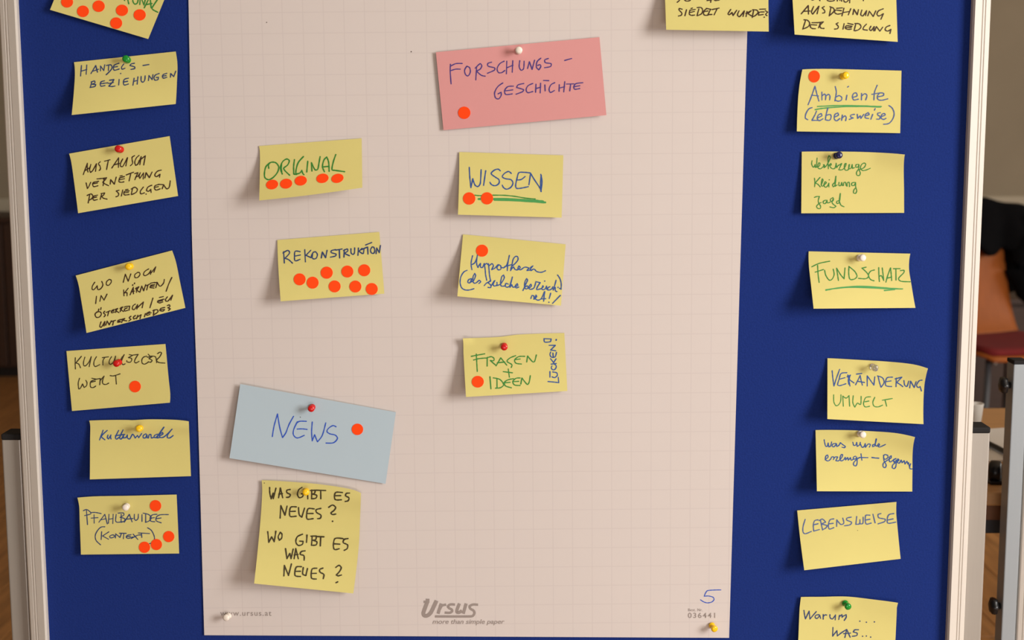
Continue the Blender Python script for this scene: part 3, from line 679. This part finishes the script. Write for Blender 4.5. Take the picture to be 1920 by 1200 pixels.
note('yellow sticky note reading SIEDELT WURDE?, overlapping the sheet edge at the top', (1220, 0), 7.385,
 [(185, -420), (1625, -406), (1635, 437), (215, 412)], (0.5, 1.5, 18, 21), PB,
 [('k', 19, '402,-45 372,-30 405,-5 368,32;480,-40 468,-5 500,15 550,2 560,-40 510,-50;780,8 850,-5;840,-40 832,32;880,-40 878,-5 905,8 955,-5 965,-40;'
 '437,128 398,118 395,140 432,180 425,210 385,222;497,135 475,218;580,112 560,118;618,130 555,140;545,140 535,190 560,212 610,208;548,172 606,158;668,125 643,217;645,105 700,105 722,145 705,190 650,217;778,118 742,150 735,198 760,212 800,208;745,160 795,152;770,116 835,128;828,135 795,202 850,200;852,132 948,112;920,122 880,205;1110,130 1072,192 1090,205 1128,172 1142,215 1192,143;1225,150 1203,205 1230,232 1298,150 1280,228;1335,158 1322,230;1320,185 1392,150 1348,190 1398,220;1428,135 1408,242;1412,135 1470,140 1490,172 1450,215 1408,236;1592,125 1510,128;1572,165 1505,170 1495,210 1560,200;1590,148 1622,168 1592,200 1612,216;1574,238')], vp=1.2)
note('yellow sticky note reading AUSDEHNUNG DER SIEDLUNG, cut off at the upper right', (1470, 0), 8.0,
 [(105, -390), (1675, -290), (1705, 628), (160, 518)], (0.5, 0.5, 8, 27), FB,
 [('k', 21, '400,-30 425,2;470,-40 440,0;520,-40 540,10;660,-40 652,5 700,18 755,5 750,-35 690,-40;805,-40 800,15;838,5 860,-40 866,18;905,-40 900,20 940,30 990,-30 985,42;1190,-45 1192,10;1160,-18 1225,-18;'
 '260,207 365,82 368,212;290,170 392,165;445,98 412,180 432,212 525,92 497,207;605,98 572,118 612,160 608,190 580,196;705,110 680,238;690,100 745,125 752,168 690,228;875,118 790,125;862,160 780,150;770,150 760,185 800,212 862,202;900,122 870,238;1003,130 966,222;882,188 984,172;1035,217 1050,138 1100,222 1118,145;1170,150 1152,220 1185,238 1240,160 1226,232;1258,237 1282,168 1340,247 1378,163;1490,132 1420,162 1395,212 1425,240 1492,205 1455,288;'
 '325,305 284,432;300,298 350,302 386,345 365,398 282,437;505,340 420,340;492,375 405,370;395,375 400,410 430,428 472,430;548,340 520,417;505,340 592,328 542,380 555,420 602,427;812,342 783,358 817,398 802,430 760,436;903,355 886,437;1038,368 960,350;1022,395 940,385 918,418 960,440 1012,436;925,410 1010,412;1078,360 1053,457;1066,352 1130,358 1157,402 1120,446 1062,462;1238,363 1202,400 1188,440 1252,452;1305,393 1283,438 1310,457 1355,398 1347,462;1363,462 1387,398 1440,467 1482,408;1590,383 1540,403 1518,443 1555,467 1605,440 1591,502')], vp=1.2)
note('yellow sticky note reading Ambiente (Lebensweise) with a green underline', (1480, 120), 8.348,
 [(205, 85), (1755, 105), (1735, 1082), (118, 1055)], (3.5, 1, 3, 11), FB,
 [('s', 21, '295,637 350,500 402,348 430,460 464,580;348,487 456,500;510,440 512,562;510,505 550,470 572,500 567,560;570,505 612,475 637,500 632,562;720,353 737,440 715,578;720,525 780,495 822,525 812,568 760,582 718,562;902,488 890,562;912,362 928,350;995,522 1060,500 1050,455 1010,460 988,510 1010,562 1082,550;1132,460 1130,562;1130,505 1180,465 1217,490 1196,562;1377,333 1335,440 1325,562;1293,475 1422,450;1390,512 1470,495 1478,460 1420,455 1380,500 1390,555 1450,567 1542,545;'
 '357,683 310,700 262,775 252,845 290,872;427,738 400,800 355,882 442,882;445,842 512,810 500,775 455,800 440,855 470,887 527,858;605,690 580,780 565,872;572,805 640,790 657,828 630,880 572,875;710,832 770,800 760,765 715,790 705,858 740,890 792,853;832,798 820,882;820,855 870,812 892,835 882,887;1022,788 970,798 958,825 1002,845 940,867;1065,788 1070,852 1112,810 1122,852 1167,788;1192,812 1250,790 1235,760 1195,790 1190,840 1242,852;1307,788 1278,864;1345,698 1335,722;1425,763 1388,770 1385,798 1422,822 1410,862 1370,862;1440,822 1502,800 1490,775 1450,790 1440,848 1480,867 1514,850;1560,650 1612,690 1642,770 1622,858 1560,930 1478,943'),
  ('G', 24, '_442,665 700,652 900,650 1150,655 1300,663 1440,666;405,715 500,697 650,682 900,666 1200,665 1425,674')],
 [(390, 195, 89, 95, 10, 0, D+'on the Ambiente note beside its yellow pin')], [(868, 182, 'yellow', (0.1, 0.08), 'yellow push pin on the note reading Ambiente')], left=[(0.1, -12), (0.25, -24), (0.5, -26)], top=[(0.12, -10), (0.3, -14), (0.6, -8)])
note('yellow sticky note reading Werkzeuge Kleidung Jagd in green script', (1480, 270), 8.348,
 [(195, 120), (1808, 165), (1797, 1078), (187, 1085)], (1, 7, 2, 8), FB,
 [('g', 17, '357,262 350,310 368,355 385,362 405,320 408,368 425,355 435,220;425,365 470,345 482,305 462,295 448,340 455,378 490,388 530,355 545,320;535,325 555,335 545,370 575,350 620,270 642,205 620,182 606,230 612,387;612,345 650,305 660,325 635,345 670,385 715,380 735,300;735,302 742,365 770,330;745,372 760,345 822,305 800,350 775,405 832,402 880,350 892,305 872,310 862,360 880,410 925,400 945,320;935,325 930,390 965,380 985,320 990,382 1020,370;1085,318 1045,325 1042,365 1075,360 1092,325 1085,390 1055,440 1060,488 1100,490 1112,450 1090,400;1100,400 1170,370 1198,315 1170,298 1130,325 1115,380 1150,415 1210,405 1267,380;'
 '395,535 402,600 398,668;482,523 405,612 445,628 487,672;500,640 532,565 518,545 503,600 510,660 545,650;540,645 582,605 562,588 542,640 565,677 602,655 620,612 622,672;627,561;705,608 678,640 690,672 720,640 732,505;730,505 715,600 718,662 750,640;780,600 778,648 805,652 822,600 830,652;848,652 855,605 880,600 892,652;905,662 910,605 938,600 945,668;1022,600 980,612 983,650 1020,645 1038,600 1042,680 1058,730 1040,772 1008,765 1010,725 1030,695;'
 '393,837 430,822 472,820 455,900 492,975 480,1012 440,1002 430,970 470,930 500,915;575,878 535,895 538,930 570,928 592,880 598,922 640,912;685,838 645,865 655,900 690,885 692,852 672,920 732,975 700,997 638,985;782,888 745,898 748,930 778,922 795,850 800,773;800,775 785,880 808,955 857,982')],
 pins=[(765, 178, 'navy', (0.1, 0.12), 'dark blue push pin on the note reading Werkzeuge')], top=[(0.3, -16), (0.6, -22), (0.85, -14)], right=[(0.1, -12), (0.3, -14), (0.6, -6)],
 bump=lambda u, v: 5*max(0, u-0.7)*3.3*math.exp(-(v/0.22)**2))
note('yellow sticky note reading FUNDSCHATZ underlined in green', (1490, 460), 8.0,
 [(210, 90), (1735, 125), (1812, 938), (285, 950)], (1, 4, 4, 30), FB,
 [('g', 19, '345,298 352,430 368,557;258,322 370,270 527,238;308,402 432,363;450,373 470,455 520,522 560,510 593,440 580,358;657,527 645,440 630,343 690,440 742,502 757,338;815,318 812,420 822,490 842,515 905,502 937,460 900,388 815,318;1072,328 1010,342 1075,400 1112,460 1070,500 958,495;1197,370 1140,388 1108,450 1140,512 1192,532;1262,333 1265,440 1272,542;1315,338 1328,440 1337,527;1265,470 1300,455 1335,520;1370,552 1395,460 1440,338 1450,440 1457,527;1385,492 1452,478;1483,350 1582,350;1520,355 1522,522;1588,380 1640,375 1640,408 1572,478 1560,510 1600,540 1735,547'),
  ('G', 21, '_468,675 600,648 800,632 1000,632 1200,640 1400,652 1620,653;468,668 700,632 900,617 1100,617 1300,632 1450,645 1600,654;1345,678 1500,664')],
 pins=[(1005, 188, 'white', (0.15, 0.1), 'white push pin on the note reading FUNDSCHATZ')], left=[(0.15, -12), (0.3, -15), (0.6, -8)], right=[(0.15, -30), (0.3, -42), (0.5, -32)], vp=1.3)
note('yellow sticky note reading VERÄNDERUNG UMWELT with a clear pin', (1530, 660), 8.573,
 [(185, 100), (1800, 265), (1728, 1160), (183, 1078)], (1, 8, 4, 24), FB,
 [('b', 20, '260,300 272,420 290,547 330,420 382,278;497,333 405,345 372,440 348,525 380,542 482,510;378,437 467,413;512,368 530,450 547,547;500,400 555,370 538,438 612,497;545,380 520,450 530,520;638,527 712,378 725,450 747,532;675,472 782,490;650,356 737,345;825,547 825,383 880,460 932,532 947,398;1000,388 1020,480 1047,567;990,385 1070,415 1097,490 1047,567;1232,404 1140,418 1122,538 1217,555;1133,477 1207,464;1292,418 1288,557;1272,432 1382,404 1300,490 1350,520 1397,557;1415,458 1428,535 1465,552 1492,468;1508,577 1522,468 1580,572 1612,478;1707,453 1660,463 1618,535 1645,572 1675,555 1697,627'),
  ('g', 18, '285,688 288,800 320,862 362,850 397,790 402,688;440,872 432,708 485,742 532,700 542,872;600,703 593,815 625,887 668,820 700,840 722,840 727,713;877,720 800,733 765,828 790,882 862,872;788,800 852,788;947,728 915,805 935,870 1000,882 1072,853;1068,775 1227,748;1110,768 1137,872')],
 pins=[(937, 250, 'clear', (0.05, 0.0), 'clear push pin on the note reading VERÄNDERUNG UMWELT')], top=[(0.3, -24), (0.6, -44), (0.85, -42)], right=[(0.15, -24), (0.3, -36), (0.6, -30)],
 bump=lambda u, v: 7*max(0, u-0.6)*2.5*math.exp(-(v/0.25)**2))
note('yellow sticky note reading was wurde erzeugt - gegessen in blue script', (1510, 795), 8.727,
 [(167, 100), (1795, 215), (1750, 1105), (190, 1100)], (1, 8, 3, 23), FB,
 [('b', 20, '310,258 318,310 335,362 360,365 375,310 385,375 415,360 432,293;505,320 455,325 440,362 470,372 512,325 515,368 550,350 575,305;575,305 610,335 655,368 640,388 602,380;778,298 795,350 825,345 842,300 850,367 885,345 902,300;900,320 930,382 965,365 982,320 985,382 1010,350 1030,328 1065,335 1050,378;1135,330 1102,345 1105,372 1140,350 1165,245;1160,243 1145,330 1165,362 1215,345 1205,320 1182,350 1215,377 1312,335;'
 '325,585 375,540 365,508 338,525 330,580 372,605 415,575 435,538 470,545 462,582 490,540 532,540 500,600 545,602 600,545 612,505 590,500 568,560 585,602 625,588 655,545;655,548 660,588 695,548 705,592 740,550 752,592 780,580;825,528 790,540 788,575 825,570 842,540 850,620 835,680 800,680 790,640 840,580 895,548;912,488 927,592;880,548 1025,550;1090,545 1150,555 1205,558;1092,552 1200,562;'
 '1345,512 1300,500 1280,550 1310,578 1352,550 1350,510;1282,510 1290,600 1325,670 1310,712 1275,700 1280,640 1350,590 1405,555 1408,520 1380,540 1375,600 1395,622 1440,590 1485,565;1485,568 1445,585 1455,628 1495,590 1482,700 1455,730 1425,715 1435,665 1500,620 1535,590 1515,570 1508,625 1540,640 1570,590 1585,635 1620,600 1632,655 1665,610 1680,655;1690,630 1705,700 1725,650 1708,712 1722,735 1748,735')],
 pins=[(925, 170, 'white', (0.12, 0.1), 'white push pin on the note in blue script reading was wurde')], top=[(0.3, -34), (0.5, -44), (0.8, -44)], right=[(0.15, -22), (0.35, -26), (0.6, -15)],
 bump=lambda u, v: 7*max(0, u-0.6)*2.5*math.exp(-(v/0.25)**2))
note('yellow sticky note reading LEBENSWEISE without any pin', (1480, 930), 8.274,
 [(122, 225), (1662, 92), (1727, 975), (232, 1152)], (2, 3, 3, 21), FB,
 [('s', 20, '247,363 215,470 213,555 245,587 342,550;447,370 395,383 373,450 380,545 467,520;378,447 447,430;482,368 500,450 517,527;463,382 515,358 565,405 500,432 592,460 565,498 515,522;692,355 635,368 608,440 620,512 692,490;613,432 682,424;735,472 738,370 800,442 847,420 830,343;962,328 895,343 893,375 968,408 942,447 858,462;1047,318 1033,440 1090,430 1097,368;1095,432 1142,425 1147,328;1252,298 1185,303 1190,432 1272,420;1190,372 1252,360;1298,283 1332,417;1422,273 1378,288 1390,338 1487,360 1480,397 1378,432;1622,273 1550,288 1523,340 1530,422 1652,405;1530,372 1612,355'), ('n', 10, '_1060,535')],
 right=[(0.2, -16), (0.4, -14)], left=[(0.5, -6)], bump=lambda u, v: 3*max(0, u-0.75)*4*math.exp(-(v/0.25)**2))
note('yellow sticky note reading Warum ... WAS ..., cut off by the bottom edge', (1480, 1100), 8.727,
 [(190, 170), (1778, 265), (1690, 1860), (110, 1850)], (3, 5, 8, 30), FB,
 [('d', 22, '240,388 250,460 265,527 325,400 338,530 442,408;490,460 440,465 422,500 455,522 500,470 512,518;555,455 555,532;555,492 582,463 612,465;665,458 668,505 705,530 757,463 752,542;822,468 810,537;815,492 862,458 866,502;866,492 932,458 932,500 900,552;1155,565;1262,582;1393,577;'
 '715,668 710,810 780,720 787,807 860,750 940,700 910,832;940,700 997,827;890,770 1002,760;1132,705 1070,708 1048,742 1112,762 1102,800 1030,812;1200,812;1262,808;1332,825')],
 pins=[(945, 308, 'green', (0.15, -0.12), 'green push pin on the cut-off note reading Warum')], top=[(0.2, -22), (0.47, -52), (0.75, -30)], left=[(0.03, -2), (0.08, -12), (0.4, -10)], right=[(0.03, -14), (0.1, -12)],
 bump=lambda u, v: 3*max(0, u-0.6)*2.5*math.exp(-(v/0.15)**2))
# ------------------------------------------------------------------ second pinboard behind, on the right
DB = 2.10
ys = CAM.y + DB
p2 = empty('pinboard', (PD(1910, 900, DB).x + 0.3, ys, 0.012))
xa = (PD(1899, 760, DB).x + PD(1876, 1200, DB).x)/2
w2 = 0.0215
zt2 = PD(1905, 676, DB).z
bm = bmesh.new(); box(bm, xa, xa+w2, ys, ys+0.030, 0.052, zt2-0.006, 0.0015)
po2 = loc(obj('post', bm, M_post2, p2, label='grey upright post of the stand'), p2)
bm = bmesh.new(); box(bm, xa-0.0005, xa+w2+0.0005, ys-0.0005, ys+0.0305, zt2-0.006, zt2, 0.0015)
loc(obj('cap', bm, M_cap, po2, label='black end cap'), p2)
bm = bmesh.new(); box(bm, xa-0.01, xa+0.03, ys-0.22, ys+0.25, 0.012, 0.052, 0.004)
loc(obj('foot', bm, M_post, p2), p2)
for kx, ky in ((1889, 722), (1866, 1136)):
    c = PD(kx, ky, DB+0.012)
    bm = bmesh.new()
    n = 24; c2 = Vector((xa-0.016, c.y, c.z))
    prof = [(0.0, 0.0), (0.007, 0.0), (0.0115, 0.002), (0.0125, 0.006), (0.0115, 0.010), (0.006, 0.012), (0.0045, 0.017)]
    lathe(bm, prof, Vector((1, 0, 0)), c2, n)
    for v in bm.verts:
        a = math.atan2(v.co.z-c2.z, v.co.y-c2.y); rr = math.hypot(v.co.z-c2.z, v.co.y-c2.y)
        if rr > 0.0066:
            f = 1 + 0.10*math.cos(6*a); v.co.y = c2.y+(v.co.y-c2.y)*f; v.co.z = c2.z+(v.co.z-c2.z)*f
    bmesh.ops.recalc_face_normals(bm, faces=bm.faces)
    loc(obj('clamp_knob', bm, M_black, p2, True, label='black plastic clamp knob'), p2)
xf = xa + w2 + 0.002
z0b, z1b = 0.42, 0.90
x1b = xf + 1.2
bm = bmesh.new(); prism_z(bm, [(xf+FW+a, ys+0.006+b) for a, b in rail_profile(-1)], z0b, z1b)
loc(obj('frame_rail', bm, M_frame, p2), p2)
bm = bmesh.new(); prism_z(bm, [(x1b-FW+a, ys+0.006+b) for a, b in rail_profile(1)], z0b, z1b)
loc(obj('frame_rail', bm, M_frame, p2), p2)
for s, z in ((-1, z0b+FW), (1, z1b-FW)):
    bm = bmesh.new(); pr = rail_profile(s)
    a = [bm.verts.new((xf+FW, ys+0.006+y, z+x)) for x, y in pr]; b = [bm.verts.new((x1b-FW, ys+0.006+y, z+x)) for x, y in pr]
    n = len(pr)
    for i in range(n): bm.faces.new((a[i], a[(i+1) % n], b[(i+1) % n], b[i]))
    bm.faces.new(a); bm.faces.new(b[::-1]); bmesh.ops.recalc_face_normals(bm, faces=bm.faces)
    loc(obj('frame_rail', bm, M_frame, p2), p2)
bm = bmesh.new(); box(bm, xf+FW-0.004, x1b-FW+0.004, ys+0.006, ys+0.016, z0b+FW-0.004, z1b-FW+0.004)
loc(obj('felt_panel', bm, M_fabric, p2), p2)
tag(p2, 'second pinboard on a grey post with black knobs, cut off at the right edge', 'pinboard')

# ------------------------------------------------------------------ table behind the board
M_tablewood = mat('table_wood', srgb(196, 146, 92), 0.45, noise=0.6, scale=9, stretch=(0.7, 8, 8), dark=0.8)
M_tabledark = mat('table_edge_wood', srgb(120, 76, 42), 0.5, noise=0.5, scale=9, stretch=(0.7, 8, 8), dark=0.7)
M_grey = mat('dark_grey_metal', srgb(70, 72, 76), 0.45, noise=0.2, scale=30)
tx0, tx1, ty0, ty1, tz = 0.45, 1.95, 0.395, 1.06, 0.72
tb = empty('table', ((tx0+tx1)/2, (ty0+ty1)/2, 0.012))
bm = bmesh.new(); box(bm, tx0, tx1, ty0, ty1, tz-0.022, tz, 0.003); loc(obj('table_top', bm, M_tablewood, tb), tb)
bm = bmesh.new(); box(bm, tx0+0.02, tx1-0.02, ty0+0.006, ty0+0.024, tz-0.046, tz-0.0222, 0.001); loc(obj('apron', bm, M_tabledark, tb, label='dark wooden apron'), tb)
bm = bmesh.new(); box(bm, tx0+0.05, tx1-0.05, ty0+0.03, ty0+0.06, tz-0.075, tz-0.046, 0.002); loc(obj('crossbar', bm, M_grey, tb, label='dark grey metal crossbar'), tb)
for x in (tx0+0.05, tx1-0.08):
    for y in (ty0+0.03, ty1-0.06):
        bm = bmesh.new(); box(bm, x, x+0.03, y, y+0.03, 0.012, tz-0.022, 0.003); loc(obj('leg', bm, M_grey, tb), tb)
tag(tb, 'wooden table with grey metal frame behind the pinboard', 'table')
M_white = mat('white_paper', srgb(225, 220, 212), 0.8, noise=0.2, scale=20, dark=0.95)
def sheet_flat(x0, x1, y0, y1, z, rz, label):
    t = bmesh.new(); box(t, -(x1-x0)/2, (x1-x0)/2, -(y1-y0)/2, (y1-y0)/2, 0, 0.003)
    o = obj('paper_stack', t, M_white); o.location = ((x0+x1)/2, (y0+y1)/2, z); o.rotation_euler = (0, 0, rz)
    return tag(o, label, 'paper')
c = PD(1895, 838, 2.48)
sheet_flat(c.x-0.13, c.x+0.10, c.y-0.10, c.y+0.12, tz+0.0003, 0.3, 'white papers lying on the wooden table between the two posts')
a = PD(1860, 838, 2.45); b = PD(1884, 851, 2.40)
a.z = b.z = tz + 0.009
bm = bmesh.new(); tube(bm, [a-(b-a)*1.2, a, b, b+(b-a)*1.4, b+(b-a)*1.7], [0.0045, 0.0045, 0.0045, 0.0045, 0.001], 10)
tag(obj('pen', bm, M_black, None, True), 'black pen lying on the white papers on the table', 'pen')
# tape dispenser
c = PD(1866, 886, 2.22)
td = empty('tape_dispenser', (c.x, c.y, tz+0.0005))
bm = bmesh.new(); box(bm, -0.012, 0.035, -0.015, 0.03, 0.0, 0.006, 0.002); obj('base', bm, M_black, td)
bm = bmesh.new(); lathe(bm, [(0.0, -0.010), (0.012, -0.010), (0.0165, -0.007), (0.017, 0.0), (0.0165, 0.007), (0.012, 0.010), (0.006, 0.008), (0.0, 0.008)], Vector((0.8, -0.35, 0)), Vector((0, 0, 0.019)), 24)
bmesh.ops.recalc_face_normals(bm, faces=bm.faces); obj('roll', bm, M_black, td, True)
tag(td, 'small black shiny tape dispenser near the table edge', 'tape dispenser')
# paper cup
c = PD(1827, 790, 2.62)
cp = empty('paper_cup', (c.x, c.y, tz+0.0005))
bm = bmesh.new(); lathe(bm, [(0.0, 0.0), (0.0105, 0.0), (0.0155, 0.048), (0.0163, 0.049), (0.0155, 0.050), (0.0145, 0.048), (0.0098, 0.004), (0.0, 0.004)], Vector((0, 0, 1)), Vector((0, 0, 0)), 32)
bmesh.ops.recalc_face_normals(bm, faces=bm.faces)
for v in bm.verts: v.co.x *= 1.0
obj('cup_body', bm, M_white, cp, True)
tag(cp, 'small pale cup on the table partly behind the right frame rail', 'cup')

# ------------------------------------------------------------------ wooden chair with red seat
M_ply = mat('orange_plywood', srgb(168, 92, 38), 0.5, spec=0.25, noise=0.5, scale=7, stretch=(8, 8, 0.6), dark=0.78)
M_red = mat('red_cushion', srgb(120, 22, 24), 0.9, noise=0.4, scale=60, bump=0.3, dark=0.7)
ch = empty('chair', (0, 0, 0.012))
def shell(name, m, f, nu, nv, th, label=None):
    bm = bmesh.new()
    g = [[bm.verts.new(f(i/nu, j/nv)) for i in range(nu+1)] for j in range(nv+1)]
    for j in range(nv):
        for i in range(nu):
            bm.faces.new((g[j][i], g[j][i+1], g[j+1][i+1], g[j+1][i]))
    o = obj(name, bm, m, ch, True, label)
    md = o.modifiers.new('thickness', 'SOLIDIFY'); md.thickness = th; md.offset = 0
    return o
# front of the chair faces -y in its own space
def fback(u, v):
    w = 0.40*(1-0.06*v) * (1 if v < 0.9 else math.sqrt(max(0.0, 1-((v-0.9)/0.1)**2*0.35)))
    x = (u-0.5)*w
    bend = 0.05*math.exp(-v*7)
    return Vector((x, 0.19+0.10*v-bend - 0.30*x*x*-1*0.6, 0.45+0.44*v))
def fseat(u, v):
    w = 0.42*(1-0.25*max(0, v-0.85)/0.15*0.5)
    x = (u-0.5)*w
    y = 0.17-0.40*v
    z = 0.445 - 0.03*max(0, v-0.8)**2*25*0.5 + 0.12*x*x
    return Vector((x, y, z))
shell('backrest', M_ply, fback, 14, 16, 0.011, 'curved orange plywood backrest')
shell('seat', M_ply, fseat, 14, 14, 0.013)
shell('seat_cushion', M_red, lambda u, v: fseat(0.5+(u-0.5)*0.94, 0.03+v*0.92) + Vector((0, 0, 0.016)), 12, 12, 0.02, 'dark red seat cushion')
for sx in (-1, 1):
    bm = bmesh.new(); tube(bm, [(sx*0.17, -0.17, 0.43), (sx*0.19, -0.19, 0.2), (sx*0.20, -0.21, 0.0)], 0.011, 10); obj('leg', bm, M_grey, ch, True)
    bm = bmesh.new(); tube(bm, [(sx*0.17, 0.14, 0.43), (sx*0.19, 0.20, 0.2), (sx*0.20, 0.24, 0.0)], 0.011, 10); obj('leg', bm, M_grey, ch, True)
ch.location = (1.86, CAM.y+5.3, 0.012); ch.rotation_euler = (0, 0, math.radians(17))
tag(ch, 'orange plywood chair with dark red seat cushion behind the pinboard', 'chair')

# black jacket over the backrest
M_cloth = mat('black_cloth', srgb(12, 12, 14), 0.95, spec=0.08, noise=0.5, scale=40, bump=0.6)
jk = empty('jacket', ch.location, math.radians(17))
from mathutils import noise as mnoise
def blobify(bm, amp, sc):
    for v in bm.verts:
        v.co += Vector(mnoise.noise_vector(v.co*sc))*amp
bm = bmesh.new(); nu, nv = 30, 24
g = []
for j in range(nv+1):
    t = j/nv*2-1                                  # -1 back hem .. 1 front hem, across the top edge
    row = []
    for i in range(nu+1):
        u = i/nu-0.5
        wd = 0.52 + 0.05*math.cos(t*2)
        top = 0.93 + 0.035*math.sin(u*6+1.2) + 0.03*u
        hang = 0.175 + 0.04*max(0, u) if t > 0 else 0.30
        z = top - hang*abs(t)**1.6 - 0.02*math.sin(u*19)*abs(t)
        y = 0.29 - 0.055*math.sin(t*math.pi/2)*1.1 - 0.02*math.cos(u*15)*abs(t)
        row.append(bm.verts.new((u*wd*1.12+0.05, y, z)))
    g.append(row)
for j in range(nv):
    for i in range(nu): bm.faces.new((g[j][i], g[j][i+1], g[j+1][i+1], g[j+1][i]))
blobify(bm, 0.022, 9)
o = obj('body', bm, M_cloth, jk, True); md = o.modifiers.new('t', 'SOLIDIFY'); md.thickness = 0.02
for sx, L in ((1, 0.36), (-1, 0.3)):
    bm = bmesh.new()
    pts = [Vector((0.05+sx*(0.22+0.035*math.sin(k*0.5)), 0.25-0.004*k, 0.93-L*k/14)) for k in range(15)]
    tube(bm, pts, [0.035+0.022*math.sin(0.3+k*0.22) for k in range(15)], 18)
    blobify(bm, 0.02, 14)
    obj('sleeve', bm, M_cloth, jk, True)
bm = bmesh.new()
tube(bm, [Vector((0.30+0.03*math.sin(k*0.35), 0.2, 0.80-0.016*k+0.0)) + Vector((0.05*math.sin(k/14*math.pi), 0, 0)) for k in range(15)], 0.006, 8)
obj('cord', bm, M_cloth, jk, True)
tag(jk, 'black jacket hanging over the backrest of the plywood chair', 'jacket')
